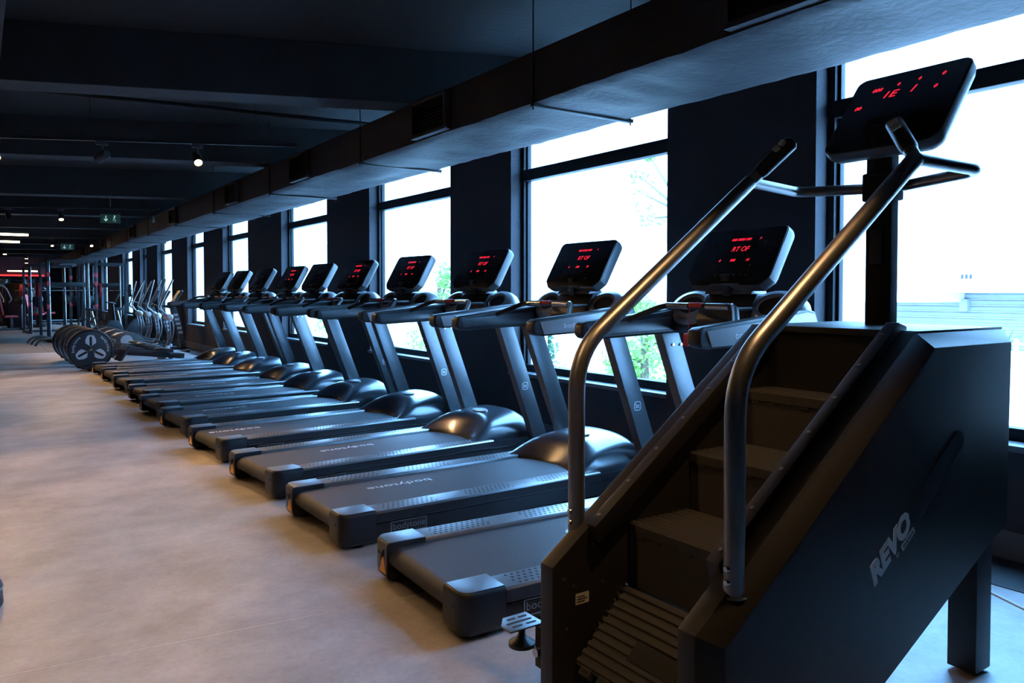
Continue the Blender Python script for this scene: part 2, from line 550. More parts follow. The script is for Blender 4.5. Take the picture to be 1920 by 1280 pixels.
def spot(x, y, z, aim, label, energy=60, lit=True, ztrack=2.78):
    t = thing('track_spotlight', label, 'spotlight', (x, y, z), 0, 'spotlights on the ceiling tracks')
    MB().box((-0.05, -0.018, ztrack - z - 0.055), (0.05, 0.018, ztrack - z - 0.02)).build('adapter', 'black', t, bev=0.004)
    MB().tube([(0, 0, ztrack - z - 0.05), (0, 0, 0.03)], 0.009, 8).build('stem', 'black', t)
    d = Vector(aim).normalized()
    q = d.to_track_quat('-Z', 'Y').to_matrix().to_4x4()
    MB().lathe([(0.001, 0.075), (0.036, 0.075), (0.042, 0.065), (0.042, -0.065), (0.036, -0.065), (0.034, -0.045), (0.001, -0.045)], 18).xf(q).build('lamp_body', 'black', t)
    if lit:
        MB().lathe([(0.001, -0.052), (0.033, -0.052), (0.033, -0.047), (0.001, -0.047)], 16).xf(q).build('lens', 'warm', t)
        spot_light(t, d * 0.07, d, energy)
    else:
        MB().lathe([(0.001, -0.052), (0.033, -0.052), (0.033, -0.047), (0.001, -0.047)], 16).xf(q).build('lens', 'black', t)
    return t


TD = Vector((2.33, -1.08)).normalized()


def on_track(p, s): return (p[0] + TD.x * s, p[1] + TD.y * s)


T1P, T2P, T0P = (0.19, 8.46), (0.44, 15.25), (0.6, 1.75)
T3P = (0.62, 23.9)
track('light_track', on_track(T1P, -7), on_track(T1P, 2.62), 2.78, 'black light track hanging behind the nearest ceiling beam')
track('light_track', on_track(T2P, -7), on_track(T2P, 2.33), 2.78, 'black light track with two lit spots beside the green exit sign')
track('light_track', on_track(T0P, -6), on_track(T0P, 2.2), 2.78, 'black light track above the front of the room')
track('light_track', on_track(T3P, -6), on_track(T3P, 2.2), 2.78, 'black light track over the far elliptical trainers')
SP = [
    (T1P, 1.70, (-0.06, -1.15, -1), 190, 'lit warm track spotlight below the first ceiling beam, nearest the duct'),
    (T1P, 0.86, (-0.5, 0.9, -0.35), 0, 'dark track spotlight turned away between two lit ones'),
    (T1P, -0.05, (0.30, -1.0, -1), 220, 'lit warm track spotlight at the left edge of the photo'),
    (T1P, -1.9, (0.5, -0.6, -1), 220, 'lit warm track spotlight further left on the first track'),
    (T2P, -0.0, (0.2, -0.2, -1), 0, 'dark track spotlight on the track before the exit sign'),
    (T2P, 0.80, (0.0, -0.7, -1), 240, 'lit warm track spotlight left of the hanging exit sign'),
    (T2P, 2.22, (0.15, 0.9, -1), 150, 'lit warm track spotlight beside the duct, right of the exit sign'),
    (T2P, -1.2, (0.3, -0.5, -1), 170, 'added warm track spotlight, unseen beyond the left edge, before the exit sign'),  # out-of-view spot added to brighten the far floor
    (T0P, -2.2, (0.2, 0.5, -1), 100, 'lit warm track spotlight over the open floor in front'),
    (T0P, -0.4, (0.70, 0.42, -1), 50, 'lit warm track spotlight over the nearest treadmill'),
    (T0P, 1.3, (-0.12, 0.30, -1), 60, 'lit warm track spotlight above the stair climber'),
    (T3P, -0.6, (0.1, -0.4, -1), 120, 'lit warm track spotlight on the far left of the back track'),
    (T3P, 1.1, (0.1, -0.7, -1), 120, 'lit warm track spotlight over the far mats'),
    (T3P, 2.05, (0.1, -1.0, -1), 180, 'lit warm track spotlight above the ellipticals beside the duct'),
]
for p, s, aim, en, lab in SP:
    x, y = on_track(p, s)
    spot(x, y, 2.62, aim, lab, en, en > 0)
for k, (x, y, z) in enumerate([(1.50, 33.5, 2.60), (1.72, 38.5, 2.6), (0.2, 39.5, 2.55), (2.5, 36.2, 2.6), (0.75, 30.0, 2.6)]):
    t = thing('ceiling_downlight', ['brightest far warm downlight above the weight machines', 'small far warm downlight under the brightest one',
              'far warm downlight low over the mirrors', 'far warm downlight beside the last exit sign', 'far warm downlight at the left edge above the mats'][k], 'downlight', (x, y, z), 0, 'far downlights')
    MB().lathe([(0.001, 0.10), (0.05, 0.10), (0.055, 0.0), (0.001, 0.0)], 14).build('lamp_body', 'black', t)
    MB().lathe([(0.001, -0.012), (0.045, -0.012), (0.045, 0.0), (0.001, 0.0)], 14).build('lens', 'warm', t)
    MB().tube([(0, 0, 0.1), (0, 0, CZ - z - 0.004)], 0.006, 6).build('stem', 'black', t)
    spot_light(t, (0, 0, -0.03), (0, 0, -1), 50, 110)
for k, (x0, x1, y, z, lab) in enumerate([(-1.2, 0.93, 19.4, 2.6, 'upper warm tube light at the left edge'), (-1.2, 0.88, 22.2, 2.6, 'lower warm tube light at the left edge'),
                                         (0.95, 2.0, 36.0, 2.22, 'short warm tube light above the red strip')]):
    t = thing('tube_light', lab, 'tube light', ((x0 + x1) / 2, y, z), 0, 'warm tube lights')
    h_ = (x1 - x0) / 2
    MB().box((-h_, -0.03, 0.0), (h_, 0.03, 0.05)).build('housing', 'black', t, bev=0.005)
    MB().box((-h_ + 0.02, -0.035, -0.045), (h_ - 0.02, 0.035, 0.0)).build('diffuser', 'warmbar', t, bev=0.015)
    for s in (-0.8, 0.8):
        MB().tube([(h_ * s, 0, 0.05), (h_ * s, 0, CZ - z)], 0.004, 6).build('suspension_wire', 'frame', t)
tag(MB().box((-3.0, 40.0, 2.08), (2.45, 40.06, 2.13)).build('red_light_strip', 'ledbar', smooth=0), 'thin red glowing light strip across the far end', 'light strip')
tag(MB().box((-3.0, 40.06, 2.04), (2.50, 40.3, 2.89)).build('red_bulkhead', mat('dark_red_paint', (0.07, 0.01, 0.012), 0.7, var=0.2), smooth=0), 'dark red bulkhead behind the glowing red strip', 'bulkhead')

# exit signs
for (x, y, z, w_, lab) in [(1.95, 15.3, 2.66, 0.31, 'nearest hanging green exit sign beside the track spotlights'), (2.04, 24.3, 2.60, 0.32, 'middle hanging green exit sign over the racks'),
                           (2.36, 36.0, 2.60, 0.45, 'farthest bright exit sign next to a lit downlight')]:
    t = thing('exit_sign', lab, 'exit sign', (x, y, z), R(-12), 'hanging exit signs')
    MB().box((-w_ / 2, -0.012, -0.075), (w_ / 2, 0.012, 0.075)).build('sign_panel', 'exitg' if y > 30 else 'exitdim', t, bev=0.003)
    MB().box((-w_ / 2, -0.03, 0.075), (w_ / 2, 0.03, 0.115)).build('housing', 'black', t, bev=0.004)
    MB().tube([(0, 0, 0.115), (0, 0, CZ - z)], 0.008, 6).build('rod', 'black', t)
    c = -w_ * 0.22
    MB().prism([(c - 0.006, 0.05), (c + 0.006, 0.05), (c + 0.006, -0.02), (c + 0.03, 0.0), (c + 0.03, -0.016), (c, -0.05), (c - 0.03, -0.016), (c - 0.03, 0.0), (c - 0.006, -0.02)], 'y', -0.0145, -0.0125).build('arrow', 'exitw', t, smooth=0)
    c = w_ * 0.2
    man = MB().lathe([(0.001, -0.0145), (0.012, -0.0145), (0.012, -0.0125), (0.001, -0.0125)], 10, (c + 0.008, 0, 0.045), 'y')
    for a, b_ in (((0.006, 0.03), (-0.006, -0.008)), ((-0.006, -0.008), (0.018, -0.02)), ((0.018, -0.02), (0.01, -0.05)), ((-0.006, -0.008), (-0.026, -0.035)), ((0.006, 0.025), (0.026, 0.012)), ((0.006, 0.025), (-0.018, 0.022))):
        man.tube([(c + a[0], -0.0135, a[1]), (c + b_[0], -0.0135, b_[1])], 0, rect=(0.004, 0.001))
    man.build('running_figure', 'exitw', t, smooth=0, weld=False)


# ------------------------------------------------------------------ treadmill
def make_treadmill():
    t = thing('treadmill', 'treadmill', 'treadmill')
    HW = 0.41
    for s in (-1, 1):
        # end caps
        y0, y1 = sorted((s * 0.262, s * HW))
        ro = 0.055
        def plan(d):
            p = [(0.20, s * 0.262), (0.0 + d, s * 0.262)]
            p += [(ro + (ro - d) * math.cos(R(a)), s * (HW - ro + (ro - d) * math.sin(R(a)))) for a in range(180, 89, -15)]
            return p + [(0.20, s * (HW - d))]
        rr = []
        for z, d in ((0.022, 0.016), (0.035, 0.004), (0.06, 0.0), (0.176, 0.0), (0.188, 0.004), (0.193, 0.010)):
            rr.append([(x, y, z) for x, y in plan(d)])
        cp = MB().loft(rr).build('end_cap', 'body', t, smooth=35)
        MB().prism(plan(0.012)[::-1] if s > 0 else plan(0.012), 'z', 0.1925, 0.1965).build('cap_top', 'rail', cp, bev=0.0015)
        MB().lathe([(0.001, -0.004), (0.011, -0.004), (0.011, 0.004), (0.001, 0.004)], 12, (0.003, s * 0.343, 0.135), 'x').build('screw_hole', 'hole', cp)
        # foot rail
        poly = [(s * 0.272, 0.176), (s * 0.277, 0.187), (s * 0.40, 0.187), (s * HW, 0.180), (s * HW, 0.128), (s * 0.395, 0.122), (s * 0.272, 0.122)]
        fr = MB().prism(poly, 'x', 0.2005, 1.80).build('foot_rail', 'rail', t, bev=0.002)
        MB().prism([(s * (HW + 0.0), 0.131), (s * (HW + 0.002), 0.131), (s * (HW + 0.002), 0.176), (s * HW, 0.176)], 'x', 0.2005, 2.2).build('rail_skirt', 'body', t, smooth=0)
        dots = MB()
        for g0 in (0.27, 0.80, 1.33):
            for i in range(11):
                for j in range(4):
                    x = g0 + i * 0.030 + (0.015 if j % 2 else 0)
                    y = s * (0.298 + j * 0.028)
                    n = 6
                    dots.add([(x + 0.0072 * math.cos(2 * math.pi * k / n), y + 0.0072 * math.sin(2 * math.pi * k / n), 0.1876) for k in range(n)], [tuple(range(n))])
        d = dots.build('grip_dots', 'hole', fr, smooth=0, weld=False); d['kind'] = 'stuff'
        # lower side frame
        MB().prism([(s * 0.30, 0.03), (s * 0.392, 0.03), (s * 0.397, 0.04), (s * 0.397, 0.118), (s * 0.30, 0.118)], 'x', 0.19, 2.28).build('side_frame', 'body', t, bev=0.004)
        for x in (0.12, 2.1):
            MB().lathe([(0.001, 0.0), (0.032, 0.0), (0.034, 0.008), (0.02, 0.02), (0.012, 0.035), (0.001, 0.035)], 12, (x, s * 0.34, 0)).build('foot', 'black', t)
        # upright
        UB, UT = Vector((2.30, s * 0.405, 0.07)), Vector((1.885, s * 0.405, 1.13))
        w2 = 0.072
        up = MB().loft([[(UB.x - w2, s * 0.375, UB.z), (UB.x + w2, s * 0.375, UB.z), (UB.x + w2, s * 0.44, UB.z), (UB.x - w2, s * 0.44, UB.z)],
                        [(UT.x - w2, s * 0.375, UT.z), (UT.x + w2, s * 0.375, UT.z), (UT.x + w2, s * 0.44, UT.z), (UT.x - w2, s * 0.44, UT.z)]]).build('upright', 'upright', t, bev=0.007)
        for dx in (-0.035, 0.03):
            MB().lathe([(0.001, -0.004), (0.009, -0.004), (0.009, 0.004), (0.001, 0.004)], 10, (1.945 + dx, s * 0.371, 1.045), 'y').build('bolt', 'chrome', up)
        # handrail
        hp = [(1.215, 1.125), (1.24, 1.10), (1.30, 1.092), (1.90, 1.115), (2.03, 1.112), (2.075, 1.14), (2.085, 1.20), (2.06, 1.262), (2.00, 1.275), (1.68, 1.238), (1.25, 1.196), (1.22, 1.18)]
        y0, y1 = sorted((s * 0.365, s * 0.44))
        hr = MB().prism(hp, 'y', y0, y1).build('handrail', 'body', t, bev=0.016, seg=3)
        sp = [(1.30, 1.104), (1.89, 1.127), (2.02, 1.124), (2.06, 1.148), (2.068, 1.20), (2.045, 1.248), (1.99, 1.258), (1.68, 1.220), (1.268, 1.180)]
        y0, y1 = sorted((s * 0.4385, s * 0.4445))
        sc_ = MB().prism(sp, 'y', y0, y1).build('outer_trim', 'silver', hr, bev=0.002)
        y0, y1 = sorted((s * 0.362, s * 0.3655))
        MB().prism([(1.27, 1.118), (1.88, 1.142), (1.88, 1.215), (1.60, 1.198), (1.25, 1.172)], 'y', y0, y1).build('inner_trim', 'upright', hr, bev=0.002)
        # cup holder
        cf = frame((1.945, s * 0.272, 1.287), (0, -1, 0), (0.58, 0, 0.81))
        def ell(rx, ry, z, n=32): return [(rx * math.cos(2 * math.pi * k / n), ry * math.sin(2 * math.pi * k / n), z) for k in range(n)]
        ch = MB().loft([ell(0.084, 0.058, -0.004), ell(0.090, 0.064, 0.006), ell(0.104, 0.078, 0.008)], True, False).xf(cf).build('cup_holder', 'rail', t)
        MB().loft([ell(0.104, 0.078, 0.008), ell(0.145, 0.104, -0.004), ell(0.166, 0.120, -0.035), ell(0.170, 0.124, -0.075), ell(0.15, 0.11, -0.125), ell(0.10, 0.07, -0.15), ell(0.02, 0.02, -0.155)], True, False).xf(cf).build('cup_shell', 'silver', ch)
        MB().loft([ell(0.084, 0.058, -0.004), ell(0.076, 0.052, -0.035), ell(0.05, 0.035, -0.055)], True, True).xf(cf).build('cup_well', 'hole', ch)
    # belt: a loop round the rear roller
    prof = [(1.86, 0.168)] + [(0.062 + 0.048 * math.cos(a), 0.120 + 0.048 * math.sin(a)) for a in [R(90 + 15 * k) for k in range(13)]] + [(1.86, 0.072)]
    belt = MB()
    belt.loft([[(x, y, z) for x, z in prof] for y in (-0.270, 0.270)], False, False)
    belt.build('belt', 'belt', t, smooth=50)
    MB().lathe([(0.001, -0.26), (0.043, -0.26), (0.043, 0.26), (0.001, 0.26)], 18, (0.062, 0, 0.12), 'y').build('rear_roller', 'black', t)
    MB().box((0.09, -0.262, 0.035), (0.14, 0.262, 0.06)).build('rear_crossbar', 'black', t, bev=0.006)
    MB().box((0.14, -0.268, 0.085), (1.8, 0.268, 0.16)).build('deck_board', 'black', t)
    text('belt_lettering', 'bodytone', 0.085, 'white', t, frame((0.62, 0.10, 0.1686), (-1, 0, 0), (0, -1, 0)), sx=1.35)
    # motor hood
    def hood(u, v):
        tt = -1 + 2 * v
        xr = 1.585 + 0.17 * (1 - tt * tt)
        x = xr + u * (2.27 - xr)
        y = tt * 0.372
        e = max(0.0, 1 - abs(tt) ** 4.5) ** 0.55
        hz = 0.72 * math.sin(min(1.0, u / 0.36) * math.pi / 2) + 0.28 * math.sin(min(1.0, max(0.0, (u - 0.10) / 0.70)) * math.pi / 2)
        if u > 0.80: hz *= 1 - 0.34 * ((u - 0.80) / 0.20) ** 2
        shoulder = 0.80 + 0.20 * (1 - tt * tt)
        return (x, y, 0.176 + 0.178 * hz * e * shoulder + 0.02 * hz)
    hb = MB().grid(hood, 22, 22)
    n = 23
    top = list(hb.v)
    rim = [top[i * n] for i in range(n)] + [top[(n - 1) * n + j] for j in range(1, n)] + [top[i * n + n - 1] for i in range(n - 2, -1, -1)] + [top[j] for j in range(n - 2, 0, -1)]
    hb.loft([rim, [(x, y, 0.10) for x, y, z in rim]], True, False)
    ho = hb.build('motor_hood', 'hood', t, smooth=50)
    p1_, p2_ = Vector(hood(0.44, 0.48)), Vector(hood(0.50, 0.48))
    bf = frame(p1_ + Vector((0, 0, 0.006)), (0, -1, 0), p2_ - p1_)
    MB().prism([(0.085 * math.cos(2 * math.pi * k / 24), 0.042 * math.sin(2 * math.pi * k / 24)) for k in range(24)], 'z', -0.012, 0.003).xf(bf).build('oval_badge', 'silver', ho, bev=0.002)
    text('badge_lettering', 'bodytone', 0.028, 'white', ho, bf @ Matrix.Translation((0, 0, 0.0036)))
    # console base between the rails
    MB().prism([(1.87, 1.20), (1.885, 1.25), (1.96, 1.352), (2.05, 1.352), (2.09, 1.27), (2.09, 1.17), (2.05, 1.125), (1.90, 1.13)], 'y', -0.17, 0.17).build('console_base', 'black', t, bev=0.012)
    MB().prism([(1.93, 1.12), (1.90, 1.16), (1.93, 1.20), (2.05, 1.20), (2.06, 1.14)], 'y', -0.366, 0.366).build('cross_beam', 'black', t, bev=0.012)
    MB().prism([(1.925, 1.35), (1.945, 1.376), (2.045, 1.376), (2.06, 1.345)], 'y', -0.17, 0.17).build('console_ledge', 'rail', t, bev=0.004)
    gb = MB().tube(fillet([(1.55, -0.372, 1.20), (1.70, -0.24, 1.285), (1.70, 0.24, 1.285), (1.55, 0.372, 1.20)], 0.05), 0.017, 10).build('grab_bar', 'black', t)
    for s in (-1, 1):
        MB().tube([(1.70, s * 0.06, 1.285), (1.70, s * 0.22, 1.285)], 0.0185, 10).build('pulse_sensor', 'chrome', gb)
        MB().box((1.70, s * 0.20 - 0.02, 1.262), (1.86, s * 0.20 + 0.02, 1.282)).build('bar_bracket', 'black', gb, bev=0.006)
    MB().box((1.672, -0.045, 1.278), (1.705, 0.045, 1.305)).build('stop_key', 'red', t, bev=0.006)
    # console
    MB().tube([(1.99, 0, 1.35), (1.97, 0, 1.47)], 0, rect=(0.07, 0.028)).build('console_neck', 'black', t, bev=0.006)
    C = frame((1.895, 0.0, 1.395), (0, -1, 0), (0.5, 0, 0.866))
    pl = [(-0.245, 0.0), (-0.12, 0.0), (-0.10, 0.012), (0.10, 0.012), (0.12, 0.0), (0.245, 0.0), (0.295, 0.05), (0.300, 0.075)] + \
         [(0.265 + 0.035 * math.cos(R(a)), 0.345 + 0.035 * math.sin(R(a))) for a in (0, 30, 60, 90)] + \
         [(-0.265 + 0.035 * math.cos(R(a)), 0.345 + 0.035 * math.sin(R(a))) for a in (90, 120, 150, 180)] + [(-0.300, 0.075), (-0.295, 0.05)]
    pb = [(x * 0.97, 0.19 + (y - 0.19) * 0.96) for x, y in pl]
    co = MB()
    co.loft([[(x, y, 0.0) for x, y in pl], [(x, y, -0.045) for x, y in pl], [(x, y, -0.072) for x, y in pb]])
    con = co.xf(C).build('console', 'shell', t, bev=0.003)
    pf = [(x * 0.985, 0.19 + (y - 0.19) * 0.975) for x, y in pl]
    MB().prism(pf, 'z', -0.001, 0.004).xf(C).build('screen', 'screen', con, bev=0.0015)
    zt = 0.0045
    def ct(s, size, m, x, y, shear=0.25, sx=1.0, nm='led_readout'):
        return text(nm, s, size, m, con, C @ Matrix.Translation((x, y, zt)), shear=shear, sx=sx)
    ct('bodytone', 0.024, 'dim', 0.05, 0.352, 0.0, 1.2, 'screen_lettering')
    ct('000 0000 000', 0.024, 'led', 0.00, 0.302, 0.3, 1.05)
    ct('P', 0.021, 'led', 0.135, 0.302, 0.3)
    ct('RT OF', 0.045, 'led', 0.018, 0.238, 0.25, 0.98)
    ct('0', 0.024, 'led', -0.10, 0.165, 0.3)
    ct('000', 0.024, 'led', -0.005, 0.165, 0.3)
    ct('10', 0.024, 'led', 0.10, 0.165, 0.3)
    for iy in range(3):
        for ix in range(-5, 6):
            if iy < 2 and abs(ix) < 3: continue
            MB().prism(rrect(0.018, 0.012, 0.004, 2, ix * 0.045, 0.13 - iy * 0.03 + (0.15 if abs(ix) > 3 else 0)), 'z', 0.004, 0.0047).xf(C).build('key', 'dim', con, smooth=0)
    # orange warning tags on the left cap
    MB().prism([(0.270, 0.050), (0.335, 0.050), (0.333, 0.062), (0.318, 0.082), (0.310, 0.122), (0.292, 0.122)], 'x', -0.003, 0.0).build('warning_tag', 'orange', t, smooth=0)
    MB().tube(fillet([(0.03, 0.288, 0.175), (-0.006, 0.300, 0.15), (-0.004, 0.312, 0.112)], 0.02), 0.005, 6).build('tag_cord', 'black', t)
    # lettering on the right-hand side
    text('rail_lettering', 'bodytone', 0.045, 'white', t, frame((1.56, -0.4452, 1.157), (1, 0, 0.035), (-0.035, 0, 1)), sx=1.25)
    bd = MB().prism(rrect(0.215, 0.062, 0.004, 3, 0.40, 0.083), 'y', -0.4005, -0.3965).build('side_badge', 'hole', t, bev=0.001)
    text('badge_lettering', 'bodytone', 0.05, 'rail', bd, frame((0.40, -0.4012, 0.086), (1, 0, 0), (0, 0, 1)), sx=1.05)
    br = MB()
    for (w_, h_) in ((0.222, 0.069),):
        o_, i_ = rrect(w_, h_, 0.006, 3, 0.40, 0.083), rrect(0.212, 0.059, 0.004, 3, 0.40, 0.083)
        br.loft([[(x, -0.4010, z) for x, z in o_], [(x, -0.4010, z) for x, z in i_]], True, False)
    br.build('badge_border', 'rail', bd, smooth=0)
    lz = 0.60
    lx = 2.30 - (2.30 - 1.885) * (lz - 0.07) / 1.06
    lf = frame((lx, -0.4406, lz), (1, 0, 0), (0, 0, 1))
    lr = MB()
    o_, i_ = rrect(0.062, 0.062, 0.02, 5), rrect(0.053, 0.053, 0.017, 5)
    lr.loft([[(x, y, 0.0) for x, y in o_], [(x, y, 0.0) for x, y in i_]], True, False)
    lg = lr.xf(lf).build('logo_outline', 'white', t, smooth=0)
    text('logo_letters', 'bt', 0.046, 'white', lg, lf)
    return t


proto = make_treadmill()


def widen(o, k):
    for ch in list(o.children):
        if ch.name.split('.')[0] in ('console', 'console_neck', 'stop_key', 'belt_lettering', 'console_ledge', 'motor_hood'):
            if ch.name.split('.')[0] != 'motor_hood': continue
        if 'lettering' in ch.name or 'letters' in ch.name:
            ch.location.y *= k
        else:
            for v in ch.data.vertices: v.co.y *= k
        widen(ch, k)


widen(proto, 1.095)
# (rear centre Y, console centre Y)
TM = [(2.97, 2.88), (4.23, 4.25), (5.42, 5.57), (6.66, 6.93), (7.88, 8.27), (8.96, 9.50), (10.18, 10.64), (11.45, 12.04), (12.70, 13.28), (13.96, 14.38)]
LB = ['treadmill nearest the camera, its front hidden behind the stair climber', 'second treadmill from the stair climber, full black side badge showing',
      'third treadmill from the stair climber, behind the second', 'fourth treadmill from the stair climber', 'fifth treadmill from the stair climber, middle of the row',
      'sixth treadmill from the stair climber', 'seventh treadmill from the stair climber', 'eighth treadmill from the stair climber, third from the rowing machines',
      'ninth treadmill from the stair climber, second from the rowing machines', 'last treadmill of the row, beside the rowing machines']
BX = [1.35, 0.62, 0.80, 0.30, 0.55, 0.75, 0.9, 0.7, 0.6, 0.8]
for i, (yr, yc) in enumerate(TM):
    t = proto if i == 0 else copy_tree(proto)
    xr = 1.53 if i < 6 else 1.58
    rot = max(-R(5), min(R(5), math.atan2(yc - yr, 1.95)))
    if i >= 3: yr = 0.72 * (yc - 1.95 * math.tan(rot)) + 0.28 * yr
    t.location = (xr, yr, 0)
    t.rotation_euler = (0, 0, rot)
    tag(t, LB[i], 'treadmill', 'row of treadmills facing the windows')
    for ch in t.children:
        if ch.name.startswith('console') and i in (5, 7, 8, 9):
            for g_ in ch.children:
                if g_.name.startswith('led_readout'):
                    g_.material_slots[0].link = 'OBJECT'; g_.material_slots[0].material = M['led_off']
        if ch.name.startswith('belt_lettering'):
            ch.location.x = BX[i]
t1 = proto
MB().tube([(1.69, 0.05, 1.28), (1.685, 0.055, 1.13)], 0.002, 6).build('safety_cord', 'red', t1)
MB().box((1.665, 0.035, 1.065), (1.70, 0.075, 1.135)).build('safety_clip', 'red', t1, bev=0.008)

# ------------------------------------------------------------------ stair climber
so = (2.25, 1.625, 0.0)
S = thing('stair_climber', 'black stair climber with chrome handrails and REVO lettering', 'stair climber', so)


def sb(mb, name, m, parent=S, **k): return mb.build(name, m, parent, off=so, **k)


full = [(1.455, 0.03), (2.00, 0.03), (2.90, 0.44), (3.055, 0.50), (3.075, 1.232), (2.475, 1.232), (1.455, 0.505)]
cx_, cz_ = 2.35, 0.72


def shrink(poly, d):
    n = len(poly); out = []
    for i in range(n):
        p0, p1, p2 = Vector(poly[i - 1]), Vector(poly[i]), Vector(poly[(i + 1) % n])
        n1 = Vector((-(p1 - p0).y, (p1 - p0).x)).normalized(); n2 = Vector((-(p2 - p1).y, (p2 - p1).x)).normalized()
        b_ = (n1 + n2); b_ *= d / max(0.3, (1 + n1.dot(n2)))
        out.append((p1.x + b_.x, p1.y + b_.y))
    return out


small = shrink(full, 0.048)
for s, yo in ((-1, 1.25), (1, 2.00)):
    ya, yb = yo - s * 0.055, yo - s * 0.115
    sh = MB().loft([[(x, yo, z) for x, z in small], [(x, ya, z) for x, z in full], [(x, yb, z) for x, z in full]])
    pn = sb(sh, 'side_shell', 'steel', bev=0.004, smooth=20)
    # raised inner rail along the stair
    y0, y1 = sorted((yo - s * 0.105, yo - s * 0.15))
    e_ = 0.032 if s < 0 else 0.008
    sb(MB().prism([(1.62, 0.56), (2.52, 1.205), (2.52, 1.232 + e_ * 0.5), (2.47, 1.230 + e_), (1.60, 0.610 + e_)], 'y', y0, y1), 'inner_rail', 'steel', bev=0.004)
    for k in range(7):
        f = 0.04 + 0.15 * k
        MB().lathe([(0.001, -0.003), (0.007, -0.003), (0.006, 0.003), (0.001, 0.003)], 8).xf(frame((1.60 + 0.86 * f, (y0 + y1) / 2, 0.612 + e_ + 0.616 * f), (0, 1, 0), (0.81, 0, 0.58)) @ Matrix.Rotation(0, 4, 'X')).build('screw', 'tube', pn, off=so)
# rear legs, base bars, feet
for y0, y1 in ((1.285, 1.385), (1.865, 1.965)):
    sb(MB().box((2.875, y0, 0.012), (2.985, y1, 0.60)), 'rear_leg', 'steel', bev=0.006)
    lf_ = sb(MB().lathe([(0.001, 0), (0.03, 0), (0.03, 0.012), (0.001, 0.012)], 12, (2.93, (y0 + y1) / 2, 0)), 'rear_foot', 'black')
for y in (1.32, 1.93):
    for x in (1.52, 1.95):
        sb(MB().lathe([(0.001, 0), (0.028, 0), (0.028, 0.01), (0.01, 0.014), (0.01, 0.035), (0.001, 0.035)], 12, (x, y, 0)), 'front_foot', 'black')
sb(MB().box((1.56, 1.365, 0.04), (1.62, 1.885, 0.09)), 'base_crossbar', 'rail', bev=0.006)
sb(MB().box((2.62, 1.365, 0.52), (3.06, 1.885, 1.215)), 'rear_housing', 'steel', bev=0.006)
sb(MB().box((2.48, 1.30, 1.212), (3.07, 1.95, 1.236)), 'top_cover', 'steel', bev=0.004)
sb(MB().box((2.50, 1.365, 0.62), (2.62, 1.885, 1.213)), 'upper_bulkhead', 'steel', bev=0.003)


# steps: ribbed tread and plain riser with an interlocking edge
def tread_profile(L, ribs=9, h_=0.006, th=0.03):
    p = [(0, -th)]
    p.append((0, 0))
    for k in range(ribs):
        x0 = L * (k + 0.15) / ribs; x1 = L * (k + 0.85) / ribs
        p += [(x0, 0), (x0 + 0.004, h_), (x1 - 0.004, h_), (x1, 0)]
    p += [(L, 0), (L, -th)]
    return p


YS0, YS1 = 1.372, 1.878
for k, (x, z) in enumerate(((1.77, 0.60), (2.06, 0.80), (2.35, 1.00))):
    L = 0.285
    tr = MB().prism([(x + a, z - 0.006 + b_) for a, b_ in tread_profile(L)], 'y', YS0, YS1)
    st = sb(tr, 'step_tread', 'step', smooth=0)
    ri = MB().box((x + 0.006, YS0, z - 0.215), (x + 0.026, YS1, z - 0.036))
    sb(ri, 'step_riser', 'step', parent=st, bev=0.002, smooth=0)
    for j in range(7):
        ya = YS0 + 0.03 + j * 0.068
        sb(MB().box((x + 0.0015, ya, z - 0.048), (x + 0.02, ya + 0.034, z - 0.034)), 'hinge_knuckle', 'step', parent=st, bev=0.002)
# folding bottom step
A = Vector((1.765, 0, 0.385)); B = Vector((1.545, 0, 0.185)); dv = (B - A)
L = dv.length
bf = frame((A.x, YS1, A.z), dv, (0, -1, 0))
bt_ = MB()
bt_.loft([[(a, y, b_) for a, b_ in tread_profile(L, 10, 0.008, 0.025)] for y in (0, YS1 - YS0)])
bz = frame((A.x, YS1, A.z), dv, (0, -1, 0))
if (bz.to_3x3() @ Vector((0, 0, 1))).z < 0:
    pass
fs_ = sb(bt_.xf(bz), 'folding_step', 'step', smooth=0)
sb(MB().box((0.15, 0.17, 0.006), (0.215, 0.36, 0.0105)).xf(bz), 'logo_pad', 'hole', parent=fs_, bev=0.001)
for j in range(6):
    sb(MB().box((L - 0.005, 0.03 + j * 0.082, -0.02), (L + 0.022, 0.075 + j * 0.082, 0.004)).xf(bz), 'hinge_knuckle', 'step', parent=fs_, bev=0.003)
    sb(MB().box((L + 0.002, 0.037 + j * 0.082, 0.003), (L + 0.015, 0.068 + j * 0.082, 0.0055)).xf(bz), 'slot', 'hole', parent=fs_)
# drive chain beside the folding step
ch_ = MB()
for j in range(11):
    f = -0.08 + j * 0.075
    p = A + dv * f
    ch_.lathe([(0.001, 1.879), (0.007, 1.879), (0.007, 1.884), (0.001, 1.884)], 8, (p.x + 0.012, 0, p.z + 0.02), 'y')
c_ = sb(ch_, 'drive_chain', 'chrome', weld=False); c_['kind'] = 'stuff'
